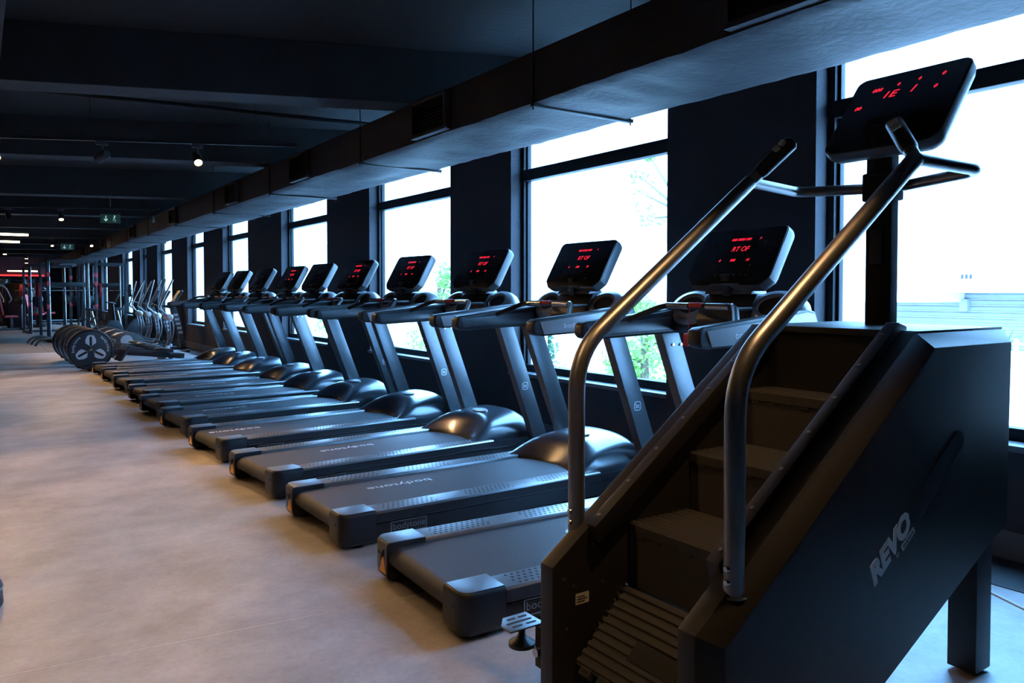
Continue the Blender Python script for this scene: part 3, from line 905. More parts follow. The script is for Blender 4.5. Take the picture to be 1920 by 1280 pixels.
# handrails
for s, y in ((-1, 1.305), (1, 1.945)):
    jn = (2.46, y, 1.785)
    pth = fillet([(1.60, y, 0.56), (1.60, y, 1.165), jn], 0.13, 8)
    hr = sb(MB().tube(pth, 0.0275, 16), 'handrail', 'tube', smooth=60)
    ge = (2.555, y - s * 0.125, 1.935)
    gm = Vector(jn).lerp(Vector(ge), 0.25)
    sb(MB().tube([jn, gm], 0.0235, 14), 'grip_neck', 'tube', parent=hr, smooth=60)
    d = (Vector(ge) - Vector(jn)).normalized()
    sb(MB().tube([gm - d * 0.01, gm + d * 0.01, Vector(ge) - d * 0.012, ge], [0.024, 0.029, 0.029, 0.018], 14), 'grip', 'black', parent=hr, smooth=60)
    side = Vector((-0.8, 0, 0.6)); side = (side - d * side.dot(d)).normalized()
    for q in (0.60, 0.78):
        c = gm.lerp(Vector(ge), q)
        gf = frame(c + side * 0.0225, d, side.cross(d))
        sb(MB().prism(rrect(0.024, 0.030, 0.006, 3), 'z', -0.004, 0.0085).xf(gf), 'pulse_sensor', 'paper', parent=hr, bev=0.002)
    bar = fillet([jn, (2.81, y + s * 0.035, 1.775), (2.90, 1.625 + s * 0.05, 1.765)], 0.05, 7)
    sb(MB().tube(bar, 0.021, 12), 'side_bar', 'tube', parent=hr, smooth=60)
    sb(MB().lathe([(0.001, 0), (0.036, 0), (0.036, 0.004), (0.001, 0.004)], 18, (1.60, y, 0.575)), 'collar', 'tube', parent=hr)
    for z in (0.615, 0.65):
        sb(MB().lathe([(0.001, -0.034), (0.007, -0.034), (0.010, -0.028), (0.010, 0), (0.001, 0)], 10, (1.60, y, z), 'x'), 'bolt', 'chrome', parent=hr)
# console post and console
sb(MB().box((2.845, 1.60, 1.23), (2.905, 1.70, 2.03)), 'console_post', 'matte', bev=0.008)
sb(MB().box((2.835, 1.585, 1.71), (2.915, 1.712, 1.82)), 'post_bracket', 'matte', bev=0.01)
sb(MB().box((2.832, 1.625, 1.47), (2.846, 1.675, 1.60)), 'post_holder', 'black', bev=0.004)
C = frame((2.755, 1.612, 1.895), (0, -1, 0), (0.63, 0, 0.777))
pl = rrect(0.45, 0.43, (0.05, 0.05, 0.035, 0.035), 5, 0, 0.217)
pb = [(x * 0.95, 0.217 + (y - 0.217) * 0.94) for x, y in pl]
cm = MB().loft([[(x, y, 0) for x, y in pl], [(x, y, -0.035) for x, y in pl], [(x, y, -0.065) for x, y in pb]]).xf(C)
con = sb(cm, 'console', 'shell', bev=0.004)
sb(MB().prism([(x * 0.985, 0.217 + (y - 0.217) * 0.98) for x, y in pl], 'z', -0.001, 0.004).xf(C), 'screen', 'screen', parent=con, bev=0.0015)


def st_(s, size, m, x, y, shear=0.3, sx=1.0, nm='led_readout'):
    return text(nm, s, size, m, con, Matrix.Translation(Vector(so) * -1) @ C @ Matrix.Translation((x, y, 0.0046)), shear=shear, sx=sx)


st_('000', 0.027, 'led', -0.118, 0.343); st_('0', 0.022, 'led', -0.035, 0.355); st_('0', 0.022, 'led', 0.045, 0.362); st_('0', 0.026, 'led', 0.135, 0.362)
st_('1E', 0.052, 'led', -0.055, 0.302, 0.25, 1.15); st_('I', 0.052, 'led', 0.035, 0.308, 0.35); st_('0', 0.026, 'led', 0.125, 0.295)
st_('00', 0.027, 'led', -0.165, 0.250)
for rx, ry in ((0.055, 0.035), (0.03, 0.02)):
    rg = MB()
    rg.loft([[((rx + e) * math.cos(2 * math.pi * k / 28) - 0.02, 0.165 + (ry + e) * math.sin(2 * math.pi * k / 28), 0.0045) for k in range(28)] for e in (0, 0.002)], True, False)
    sb(rg.xf(C), 'dial_ring', 'dim', parent=con, smooth=0)
# lettering, bottle groove and plates on the right-hand shell
a_ = math.atan2(0.166, 0.233)
d_ = Vector((math.cos(a_), 0, math.sin(a_))); u_ = Vector((-math.sin(a_), 0, math.cos(a_)))
m0 = Matrix.Translation(Vector(so) * -1)
text('side_lettering', 'REVO', 0.088, 'white', S, m0 @ frame((2.245, 1.2494, 0.588), d_, u_), shear=0.25, sx=1.12, bold=0.005)
bx_ = sb(MB().prism(rrect(0.085, 0.022, 0.003, 3), 'z', -0.0006, 0.0006).xf(frame((2.345, 1.2494, 0.602), d_, u_)), 'maker_plate', 'grey', smooth=0)
text('maker_lettering', 'bodytone', 0.018, 'hole', bx_, m0 @ frame((2.345, 1.2486, 0.602), d_, u_))
text('side_lettering', 'BY', 0.014, 'grey', S, m0 @ frame((2.288, 1.2494, 0.563), d_, u_))
gf = frame((2.515, 1.2492, 0.775), d_, u_)
sb(MB().prism(rrect(0.40, 0.062, 0.03, 6), 'z', -0.0008, 0.0008).xf(gf), 'side_groove', 'hole', smooth=0)
# rating label on the inner face of the left shell
rl = sb(MB().prism(rrect(0.055, 0.036, 0.002, 2), 'z', 0, 0.0008).xf(frame((1.575, 1.8848, 0.385), (1, 0, 0), (0, 0, 1))), 'rating_label', 'paper', smooth=0)
for j in range(3):
    sb(MB().box((1.552, 1.8832, 0.375 + j * 0.008), (1.585 + 0.01 * (j % 2), 1.8838, 0.3775 + j * 0.008)), 'print_line', 'dim', parent=rl, smooth=0)
for p in ((1.50, 0.46), (1.54, 0.43), (1.66, 0.42), (1.51, 0.30), (1.52, 0.12), (1.62, 0.55)):
    sb(MB().lathe([(0.001, 1.8825), (0.006, 1.8825), (0.006, 1.8852), (0.001, 1.8852)], 8, (p[0], 0, p[1]), 'y'), 'screw', 'tube')
# mounting step at the front left
ms = sb(MB().prism([(1.390, 2.02), (1.390, 2.075), (1.430, 2.125), (1.525, 2.125), (1.525, 2.02)], 'z', 0.265, 0.271), 'mounting_step', 'rail', bev=0.002)
for (x0, x1, y) in ((1.415, 1.455, 2.045), (1.470, 1.510, 2.045), (1.410, 1.510, 2.072), (1.430, 1.465, 2.10), (1.475, 1.510, 2.10)):
    sb(MB().prism(rrect(x1 - x0, 0.010, 0.0045, 3, (x0 + x1) / 2, y), 'z', 0.2708, 0.2718), 'slot', 'hole', parent=ms, smooth=0)
sb(MB().box((1.495, 2.0, 0.13), (1.530, 2.03, 0.266)), 'step_bracket', 'steel', bev=0.003)
sb(MB().lathe([(0.001, 0.19), (0.045, 0.19), (0.045, 0.202), (0.018, 0.218), (0.012, 0.228), (0.012, 0.266), (0.001, 0.266)], 16, (1.470, 2.07, 0)), 'step_buffer', 'black')
sb(MB().lathe([(0.001, 1.480), (0.016, 1.480), (0.018, 1.510), (0.001, 1.510)], 12, (0, 2.01, 0.185), 'x'), 'socket', 'chrome')


# ------------------------------------------------------------------ rowing machines
def make_rower():
    t = thing('rowing_machine', 'rower', 'rowing machine')
    Rr = 0.355
    zc = 0.368
    outl = []
    for k in range(33):                                    # round housing that widens into a foot
        a = R(-52 + 284 * k / 32)
        outl.append((Rr * math.cos(a), zc + Rr * math.sin(a)))
    outl += [(-0.23, 0.09), (-0.20, 0.05), (0.30, 0.05), (0.32, 0.085)]
    hs = MB().prism(outl, 'y', -0.085, 0.085).build('fan_housing', 'black', t, bev=0.012)
    ring = MB()
    rr = [[(r_ * math.cos(2 * math.pi * k / 48), y, zc + r_ * math.sin(2 * math.pi * k / 48)) for k in range(48)] for r_, y in ((Rr - 0.035, -0.086), (Rr - 0.02, -0.098), (Rr - 0.002, -0.09), (Rr + 0.002, -0.07))]
    ring.loft(rr, True, False)
    ring.build('rim', 'body', hs)
    for q in range(3):
        a = R(90 + 120 * q)
        pf = frame((0, -0.0862, zc), (math.cos(a), 0, math.sin(a)), (-math.sin(a), 0, math.cos(a)))
        pet = [(0.055, 0.0), (0.115, 0.082), (0.17, 0.083), (0.235, 0.055), (0.252, 0.03), (0.256, 0.0), (0.252, -0.03), (0.235, -0.055), (0.17, -0.083), (0.115, -0.082)]
        pt = MB().prism(pet, 'z', -0.002, 0.004).xf(pf).build('vent_petal', 'grey', hs, bev=0.001, smooth=0)
        MB().prism(rrect(0.165, 0.038, 0.018, 4, 0.145, 0), 'z', 0.003, 0.0055).xf(pf).build('vent_slot', 'hole', pt, smooth=0)
    MB().lathe([(0.001, -0.105), (0.02, -0.105), (0.03, -0.095), (0.03, -0.08), (0.001, -0.08)], 14, (0, 0, zc), 'y').build('hub', 'chrome', hs)
    for sgn, a0 in ((1, 158), (-1, 58)):
        for k, chh in enumerate('bodytone'):
            a = R(a0 - (k - 3.5) * 8.0 if sgn > 0 else a0 - 36 - (k - 3.5) * 8.0)
            rr_ = 0.272
            text('lettering', chh, 0.062, 'white', hs, frame((rr_ * math.cos(a), -0.0868, zc + rr_ * math.sin(a)), (math.sin(a), 0, -math.cos(a)), (math.cos(a), 0, math.sin(a))))
    MB().tube([(0.25, 0, 0.33), (1.55, 0, 0.18)], 0, rect=(0.028, 0.05)).build('slide_rail', 'body', t, bev=0.006)
    MB().box((1.46, -0.22, 0.0), (1.54, 0.22, 0.06)).build('rear_stabiliser', 'black', t, bev=0.01)
    MB().box((1.47, -0.04, 0.05), (1.53, 0.04, 0.17)).build('rear_post', 'black', t, bev=0.006)
    MB().box((-0.02, -0.24, 0.0), (0.06, 0.24, 0.055)).build('front_stabiliser', 'black', t, bev=0.01)
    for s in (-1, 1):
        MB().lathe([(0.001, -0.015), (0.045, -0.015), (0.045, 0.015), (0.001, 0.015)], 14, (-0.04, s * 0.2, 0.045), 'y').build('wheel', 'black', t)
        MB().prism([(0.40, 0.16), (0.46, 0.14), (0.62, 0.40), (0.58, 0.42)], 'y', s * 0.16 - 0.055, s * 0.16 + 0.055).build('foot_rest', 'black', t, bev=0.008)
    se = MB().prism([(1.05, 0.30), (1.32, 0.27), (1.33, 0.31), (1.28, 0.335), (1.10, 0.355), (1.05, 0.34)], 'y', -0.16, 0.16).build('seat', 'black', t, bev=0.015)
    MB().tube([(0.36, -0.24, 0.52), (0.36, 0.24, 0.52)], 0.016, 10).build('pull_handle', 'rail', t)
    MB().tube([(0.30, 0, 0.56), (0.36, 0, 0.52)], 0.008, 6).build('pull_strap', 'black', t)
    MB().tube(fillet([(0.15, 0, 0.60), (0.10, 0, 0.80), (0.22, 0, 0.92)], 0.05), 0.014, 8).build('monitor_arm', 'black', t)
    MB().box((0.20, -0.08, 0.88), (0.225, 0.08, 1.0)).build('monitor', 'black', t, bev=0.006)
    return t


row = make_rower()
RL = ['nearest rowing machine, whole fan disc with three grey petals showing', 'second rowing machine behind the nearest fan disc', 'third rowing machine of the four', 'farthest rowing machine, at the left end of the discs']
for k, y in enumerate((15.25, 16.15, 17.0, 17.8)):
    t = row if k == 0 else copy_tree(row)
    t.location = (1.60 - 0.012 * k, y, 0)
    t.rotation_euler = (0, 0, R(2))
    tag(t, RL[k], 'rowing machine', 'rowing machines with fan discs')


# ------------------------------------------------------------------ elliptical trainers (front towards +x)
def make_elliptical():
    t = thing('elliptical_trainer', 'elliptical', 'elliptical trainer')
    MB().box((-0.95, -0.05, 0.05), (0.62, 0.05, 0.12)).build('base_beam', 'body', t, bev=0.008)
    for x in (-0.92, 0.56):
        MB().box((x - 0.04, -0.30, 0.0), (x + 0.04, 0.30, 0.06)).build('stabiliser', 'black', t, bev=0.012)
    hs = MB().prism([(-1.0, 0.10), (-0.35, 0.10), (-0.32, 0.30), (-0.48, 0.46), (-0.72, 0.50), (-0.95, 0.42), (-1.04, 0.25)], 'y', -0.11, 0.11).build('drive_housing', 'black', t, bev=0.02)
    MB().lathe([(0.001, -0.125), (0.12, -0.125), (0.13, -0.11), (0.001, -0.11)], 20, (-0.68, 0, 0.30), 'y').build('crank_disc', 'silver', hs)
    ma = MB().loft([[(x - w_, -0.05, z), (x + w_, -0.05, z), (x + w_, 0.05, z), (x - w_, 0.05, z)] for x, z, w_ in ((0.52, 0.05, 0.06), (0.46, 0.35, 0.055), (0.36, 0.75, 0.085), (0.30, 1.0, 0.06), (0.30, 1.14, 0.04))]).build('mast', 'black', t, bev=0.01)
    for k in range(5):
        z = 0.42 + k * 0.10
        MB().box((0.40 - k * 0.025, -0.053, z), (0.475 - k * 0.025 + 0.02, -0.050, z + 0.055)).build('mast_panel', 'silver', ma, bev=0.002)
    C = frame((0.28, 0, 1.12), (0, -1, 0), (0.5, 0, 0.866))
    cn = MB().prism(rrect(0.42, 0.34, 0.03, 4, 0, 0.17), 'z', -0.05, 0).xf(C).build('console', 'body', t, bev=0.006)
    MB().prism(rrect(0.38, 0.29, 0.02, 4, 0, 0.17), 'z', 0.0, 0.003).xf(C).build('screen', 'screen', cn, smooth=0)
    MB().tube(fillet([(0.30, -0.22, 1.0), (0.10, -0.20, 1.05), (0.20, 0, 1.06), (0.10, 0.20, 1.05), (0.30, 0.22, 1.0)], 0.06), 0.016, 8).build('fixed_grip', 'black', t)
    for s in (-1, 1):
        ph = 0.055 * s
        hb = Vector((0.20 + ph * 0.3, s * 0.27, 0.80))
        h = MB().tube(fillet([hb, (hb.x - 0.20 + ph, s * 0.28, 1.02), (hb.x - 0.16 + ph, s * 0.27, 1.12), (hb.x + 0.03 + ph * 2, s * 0.25, 1.66)], 0.08), 0.019, 10).build('moving_handle', 'tube', t, smooth=60)
        MB().lathe([(0.001, -0.075)] + [(0.075 * math.sin(R(a)), -0.075 * math.cos(R(a))) for a in range(20, 180, 20)] + [(0.001, 0.075)], 16, tuple(hb)).build('ball_joint', 'cork', h)
        for dx in (-0.03, 0.04):
            MB().tube(fillet([(hb.x + dx, hb.y, 0.78), (hb.x + 0.05 + dx, hb.y, 0.45), (hb.x - 0.02 + dx + ph, hb.y, 0.16)], 0.2), 0.016, 8).build('link_rod', 'tube', h, smooth=60)
        pe = (hb.x + ph, s * 0.24, 0.16)
        pd = MB().tube([pe, (-0.68, s * 0.20, 0.30 + 0.10 * s)], 0, rect=(0.028, 0.04)).build('pedal_arm', 'body', t, bev=0.006)
        MB().prism([(-0.42, 0.245 + 0.05 * s), (-0.10, 0.205 + 0.02 * s), (-0.06, 0.26 + 0.02 * s), (-0.10, 0.235 + 0.02 * s), (-0.40, 0.275 + 0.05 * s)], 'y', s * 0.22 - 0.09, s * 0.22 + 0.09).build('foot_plate', 'upright', pd, bev=0.006)
        MB().lathe([(0.001, -0.055), (0.05, -0.055), (0.055, -0.045), (0.055, 0.045), (0.05, 0.055), (0.001, 0.055)], 16, (pe[0], pe[1], 0.115), 'z').build('link_shoe', 'cork', pd)
    return t


el = make_elliptical()
EL = ['nearest elliptical trainer, its console and silver mast panels clear of the others', 'second elliptical trainer from the treadmills', 'third elliptical trainer from the treadmills', 'farthest elliptical trainer, against the racks']
for k, y in enumerate((18.9, 20.25, 21.55, 22.8)):
    t = el if k == 0 else copy_tree(el)
    t.location = (3.36, y, 0)
    tag(t, EL[k], 'elliptical trainer', 'elliptical trainers by the window')


# exercise bike behind the ellipticals
def make_bike(label, loc, rz):
    t = thing('exercise_bike', label, 'exercise bike', loc, rz)
    MB().box((-0.55, -0.04, 0.06), (0.55, 0.04, 0.12)).build('base_beam', 'body', t, bev=0.008)
    for x in (-0.52, 0.52):
        MB().box((x - 0.035, -0.26, 0.0), (x + 0.035, 0.26, 0.065)).build('stabiliser', 'black', t, bev=0.01)
    MB().prism([(0.02, 0.12), (0.50, 0.12), (0.56, 0.35), (0.45, 0.58), (0.22, 0.60), (0.0, 0.35)], 'y', -0.09, 0.09).build('flywheel_housing', 'black', t, bev=0.02)
    MB().tube([(-0.05, 0, 0.12), (-0.22, 0, 0.86)], 0.03, 10).build('seat_post', 'chrome', t)
    MB().prism([(-0.38, 0.86), (-0.10, 0.86), (-0.02, 0.89), (-0.05, 0.92), (-0.36, 0.94)], 'y', -0.10, 0.10).build('saddle', 'black', t, bev=0.02)
    MB().tube([(0.36, 0, 0.55), (0.30, 0, 1.05)], 0.035, 10).build('handlebar_post', 'body', t)
    MB().tube(fillet([(0.15, -0.24, 1.10), (0.34, -0.20, 1.05), (0.34, 0.20, 1.05), (0.15, 0.24, 1.10)], 0.06), 0.017, 8).build('handlebar', 'black', t)
    MB().prism(rrect(0.34, 0.26, 0.02, 3, 0, 0.13), 'z', -0.04, 0).xf(frame((0.31, 0, 1.10), (0, -1, 0), (0.45, 0, 0.88))).build('console', 'body', t, bev=0.005)
    for s in (-1, 1):
        c = MB().tube([(0.05, s * 0.10, 0.33), (0.05 + 0.12 * s, s * 0.12, 0.33 + 0.12 * s)], 0.012, 8).build('crank', 'chrome', t)
        MB().box((0.05 + 0.12 * s - 0.05, s * 0.16 - 0.045, 0.32 + 0.12 * s), (0.05 + 0.12 * s + 0.05, s * 0.16 + 0.045, 0.345 + 0.12 * s)).build('pedal', 'black', c, bev=0.006)
    return t


make_bike('black exercise bike left of the farthest elliptical, low pale saddle post', (2.75, 23.7, 0), R(5))
make_bike('black exercise bike between the ellipticals and the window, tall console', (3.5, 24.6, 0), R(0))


# ------------------------------------------------------------------ racks and weight machines at the far end
def make_rack(label, loc, rz, red):
    t = thing('smith_rack', label, 'weight rack', loc, rz, 'tall weight racks')
    H_ = 2.28
    for sx in (-1, 1):
        for sy in (-1, 1):
            MB().box((sx * 0.60 - 0.035, sy * 0.55 - 0.035, 0.0), (sx * 0.60 + 0.035, sy * 0.55 + 0.035, H_)).build('upright', 'body', t, bev=0.005)
        MB().box((sx * 0.60 - 0.03, -0.55, H_ - 0.07), (sx * 0.60 + 0.03, 0.55, H_)).build('top_beam', 'body', t, bev=0.005)
        MB().box((sx * 0.60 - 0.03, -0.75, 0.0), (sx * 0.60 + 0.03, 0.75, 0.06)).build('base_beam', 'body', t, bev=0.005)
        for dy in (-0.05, 0.05):
            MB().tube([(sx * 0.50, -0.28 + dy, 0.06), (sx * 0.50, -0.10 + dy, H_ - 0.04)], 0.016, 10).build('guide_rod', 'chrome', t, smooth=60)
        for z in (0.55, 1.25):
            MB().box((sx * 0.60 - 0.045, -0.60, z), (sx * 0.60 + 0.045, -0.50, z + 0.08)).build('safety_catch', 'black', t, bev=0.006)
        pegs = MB().tube([(sx * 0.62, 0.55, 1.1), (sx * 0.85, 0.55, 1.1)], 0.018, 8).build('plate_peg', 'chrome', t)
        for q in range(3):
            MB().lathe([(0.001, -0.016), (0.17 - 0.02 * q, -0.016), (0.18 - 0.02 * q, 0.0), (0.17 - 0.02 * q, 0.016), (0.001, 0.016)], 20, (sx * (0.68 + 0.045 * q), 0.55, 1.1), 'x').build('weight_plate', 'black', pegs)
    for z in (H_ - 0.07, 0.0):
        for sy in (-1, 1):
            if z == 0 and sy < 0: continue
            MB().box((-0.60, sy * 0.55 - 0.03, z), (0.60, sy * 0.55 + 0.03, z + 0.07)).build('cross_beam', 'body', t, bev=0.005)
    MB().box((-0.60, 0.52, 1.52), (0.60, 0.58, 1.66)).build('name_board', 'body', t, bev=0.004)
    bar = MB().tube([(-0.95, -0.16, 1.42), (0.95, -0.16, 1.42)], 0.015, 10).build('barbell', 'chrome', t)
    for sx in (-1, 1):
        MB().lathe([(0.001, -0.03), (0.20, -0.03), (0.21, 0.0), (0.20, 0.03), (0.001, 0.03)], 22, (sx * 0.78, -0.16, 1.42), 'x').build('bumper_plate', 'redpad' if red else 'black', bar)
        for z in (0.9, 1.55, 1.8):
            MB().box((sx * 0.60 - 0.04, -0.62, z), (sx * 0.60 + 0.04, -0.59, z + 0.12)).build('marker', 'red' if red else 'black', t, bev=0.004)
    return t


make_rack('nearest tall rack behind the rowing machines, with red markers and chrome rods', (2.15, 25.6, 0), R(6), True)
make_rack('far tall rack left of the nearest one, with chrome guide rods', (1.95, 30.6, 0), R(6), True)
make_rack('rack by the windows behind the ellipticals, with a wide name board', (3.25, 27.6, 0), R(0), False)


def make_machine(label, loc, rz, pad):
    t = thing('weight_machine', label, 'weight machine', loc, rz, 'weight machines at the far end')
    MB().box((-0.6, -0.05, 0.0), (0.7, 0.05, 0.07)).build('base_beam', 'steel', t, bev=0.006)
    for x in (-0.55, 0.6):
        MB().box((x - 0.04, -0.45, 0.0), (x + 0.04, 0.45, 0.06)).build('stabiliser', 'steel', t, bev=0.006)
    MB().box((0.52, -0.24, 0.05), (0.70, 0.24, 1.65)).build('weight_tower', 'steel', t, bev=0.01)
    ws = MB().box((0.50, -0.17, 0.10), (0.522, 0.17, 0.75)).build('weight_stack', 'hole', t)
    for q in range(7):
        MB().box((0.492, -0.16, 0.12 + q * 0.09), (0.502, 0.16, 0.19 + q * 0.09)).build('stack_plate', 'upright', ws, bev=0.003)
    for s in (-1, 1):
        MB().tube([(0.515, s * 0.12, 0.75), (0.515, s * 0.12, 1.6)], 0.012, 8).build('guide_rod', 'chrome', t)
        MB().tube(fillet([(0.45, s * 0.30, 1.70), (0.05, s * 0.36, 1.55), (-0.15, s * 0.34, 1.10), (-0.10, s * 0.22, 1.00)], 0.12), 0.022, 8).build('press_arm', 'silver', t, smooth=60)
    MB().box((-0.30, -0.06, 0.06), (-0.20, 0.06, 0.45)).build('seat_post', 'steel', t, bev=0.006)
    MB().box((-0.42, -0.20, 0.45), (0.02, 0.20, 0.53)).build('seat', pad, t, bev=0.025)
    MB().loft([[(x, -0.16, z), (x + 0.07, -0.16, z), (x + 0.07, 0.16, z), (x, 0.16, z)] for x, z in ((0.02, 0.55), (0.16, 1.28))]).build('backrest', pad, t, bev=0.02)
    MB().box((0.20, -0.04, 0.06), (0.27, 0.04, 1.10)).build('back_post', 'steel', t, bev=0.006)
    MB().box((0.05, -0.30, 1.62), (0.70, 0.30, 1.70)).build('top_beam', 'steel', t, bev=0.01)
    return t


MC = [((0.75, 33.2, 0), 200, 'redpad', 'red-padded weight machine at the left edge of the far end'), ((1.35, 34.6, 0), 250, 'black', 'black weight machine in the middle of the far end'),
      ((1.75, 36.2, 0), 160, 'redpad', 'red-padded weight machine left of the far rack'), ((0.4, 37.2, 0), 20, 'black', 'black weight machine farthest left before the mirrors'),
      ((2.25, 38.0, 0), 200, 'redpad', 'red-padded weight machine farthest back beside the windows'), ((0.9, 39.0, 0), 90, 'black', 'black weight machine turned sideways before the mirrors')]
for loc, rz, pad, lab in MC:
    make_machine(lab, loc, R(rz), pad)
for k, (x, y) in enumerate(((1.45, 22.8), (1.4, 23.5), (1.35, 24.2))):
    t = thing('spin_bike_stand', ['nearest low curved black floor stand before the racks', 'middle low curved black floor stand before the racks', 'farthest low curved black floor stand before the racks'][k], 'floor stand', (x, y, 0), R(20), 'low stands before the racks')
    MB().tube(fillet([(-0.30, 0, 0.02), (-0.20, 0, 0.16), (0.10, 0, 0.20), (0.32, 0, 0.05)], 0.12), 0.03, 8).build('curved_leg', 'steel', t, smooth=60)
    MB().box((0.28, -0.2, 0.0), (0.36, 0.2, 0.05)).build('foot_bar', 'black', t, bev=0.006)

# small things near the camera
t = thing('round_stool_base', 'black round base just inside the left edge of the photo', 'stool', (-0.03, 4.02, 0))
MB().lathe([(0.001, 0), (0.10, 0), (0.105, 0.01), (0.10, 0.10), (0.09, 0.115), (0.001, 0.115)], 24).build('base_disc', 'black', t)
MB().lathe([(0.105, 0.075), (0.107, 0.08), (0.105, 0.085), (0.1, 0.08)], 24).build('metal_ring', 'rail', t)
MB().lathe([(0.001, 0.11), (0.03, 0.11), (0.03, 0.40), (0.001, 0.40)], 14).build('column', 'black', t)
MB().lathe([(0.001, 0.40), (0.08, 0.40), (0.09, 0.43), (0.08, 0.46), (0.001, 0.47)], 20).build('seat', 'black', t)
tag(MB().tube(fillet([(3.60, 1.30, 0.005), (3.72, 1.55, 0.005), (3.80, 1.72, 0.005), (4.0, 1.82, 0.005), (4.27, 1.85, 0.005)], 0.15), 0.005, 6).build('white_cable', 'cable'), 'thin white cable lying on the floor behind the stair climber', 'cable')

# ------------------------------------------------------------------ outside
GZ = -3.3
tag(MB().box((4.8, -60, GZ - 0.2), (60, 120, GZ)).build('street_ground', 'street', smooth=0), kind='structure')
tag(MB().box((4.35, -60, GZ - 0.2), (WXO + 0.05, 120, -0.31)).build('wall_lower', 'facade', smooth=0), kind='structure')

b1 = thing('white_building', 'white building with an overhanging upper floor across the street', 'building', (22, 0, GZ))
bo = (22, 0, GZ)
MB().box((18.0, -22, 1.36), (28, 9.14, 9.0)).build('upper_block', 'facade', b1, off=bo, smooth=0)
MB().box((18.0, 9.14, 1.13), (28, 12.6, 9.0)).build('stepped_block', 'facade', b1, off=bo, smooth=0)
MB().box((19.6, -22, GZ), (28, 12.6, 1.36)).build('ground_floor', 'facade', b1, off=bo, smooth=0)
for k in range(24):
    z = -2.2 + k * 0.148
    MB().prism([(19.6, z), (19.555, z + 0.03), (19.555, z + 0.10), (19.6, z + 0.138)], 'y', 6.8, 11.6).build('wall_sheet', 'corr', b1, off=bo, smooth=0)
MB().box((19.40, 9.0, 0.90), (19.56, 9.18, 1.20)).build('wall_lamp', 'silver', b1, off=bo, bev=0.02)
for k in range(3):
    MB().box((17.985, 8.25 + k * 0.09, 1.66), (18.0, 8.30 + k * 0.09, 1.76)).build('vent', 'dim', b1, off=bo, smooth=0)

b2 = thing('pale_apartment_house', 'pale apartment house seen through the farther windows', 'building', (24, 40, GZ))
bo = (24, 40, GZ)
MB().box((18.5, 15.0, GZ), (32, 70, 10)).build('wall', 'facade', b2, off=bo, smooth=0)
MB().box((18.3, 15.0, 1.40), (18.5, 70, 1.62)).build('cornice', 'facade', b2, off=bo, smooth=0)
MB().box((18.42, 15.0, -1.4), (18.5, 22, 0.9)).build('brick_panel', 'brick', b2, off=bo, smooth=0)
for k, y in enumerate((17.6, 21.5, 27, 31, 35, 41, 47, 53)):
    w = MB().box((18.44, y, -0.2), (18.52, y + 1.1, 1.15)).build('window', 'corr', b2, off=bo, smooth=0)
    MB().box((18.43, y + 0.08, -0.12), (18.445, y + 1.02, 1.07)).build('pane', 'silver', w, off=bo, smooth=0)
    w = MB().box((18.44, y, 3.0), (18.52, y + 1.1, 4.4)).build('window', 'corr', b2, off=bo, smooth=0)
    MB().box((18.43, y + 0.08, 3.08), (18.445, y + 1.02, 4.32)).build('pane', 'silver', w, off=bo, smooth=0)
aw = MB().loft([[(17.6, y, 0.1), (18.5, y, 0.75), (18.5, y, 0.70), (17.6, y, 0.05)] for y in (17.5, 19.6)]).build('awning', 'blue', b2, off=bo, smooth=0)

tw = thing('garden_wall', 'white garden wall topped by a pale picket fence', 'wall', (14, 6, GZ))
bo = (14, 6, GZ)
MB().box((13.9, 0.5, GZ), (14.1, 12.0, 0.30)).build('wall_body', 'facade', tw, off=bo, smooth=0)
MB().box((14.1, 0.5, GZ), (15.4, 12.0, 0.30)).build('planting_bed', 'facade', tw, off=bo, smooth=0)
MB().box((13.98, 0.5, 0.33), (14.02, 12.0, 0.36)).build('fence_rail', 'facade', tw, off=bo, smooth=0)
MB().box((13.98, 0.5, 0.50), (14.02, 12.0, 0.53)).build('fence_rail', 'facade', tw, off=bo, smooth=0)
for k in range(70):
    y = 0.55 + k * 0.16
    MB().box((13.965, y, 0.30), (13.98, y + 0.07, 0.60)).build('picket', 'facade', tw, off=bo, smooth=0)
for k, (x, y, z) in enumerate(((14.65, 6.22, 0.30), (14.55, 7.75, 0.30), (14.75, 5.5, 0.30))):
    t = thing('agave_plant', ['spiky green agave above the picket fence, beside the stair climber top', 'small green agave farther along the picket fence', 'half hidden agave at the right end of the fence'][k], 'plant', (x, y, z), rnd.random() * 3, 'agaves behind the fence')
    s_ = (1, 0.45, 0.7)[k]
    for q in range(14):
        a = q * 2.4; e = 0.5 + 0.5 * (q % 5) / 5
        d = Vector((math.cos(a) * (1.1 - e * 0.6), math.sin(a) * (1.1 - e * 0.6), e)).normalized() * 0.52 * s_
        sd = Vector((-math.sin(a), math.cos(a), 0)) * 0.028 * s_
        o_ = Vector((0, 0, 0.0))
        MB().add([o_ - sd * 0.6, o_ + sd * 0.6, d * 0.55 + sd, d * 1.0, d * 0.55 - sd, d * 0.5 + Vector((0, 0, -0.02 * s_))], [(0, 1, 2, 4), (4, 2, 3), (0, 5, 1), (1, 5, 2), (2, 5, 3), (3, 5, 4), (4, 5, 0)]).build('leaf', 'leaf2', t, smooth=0)


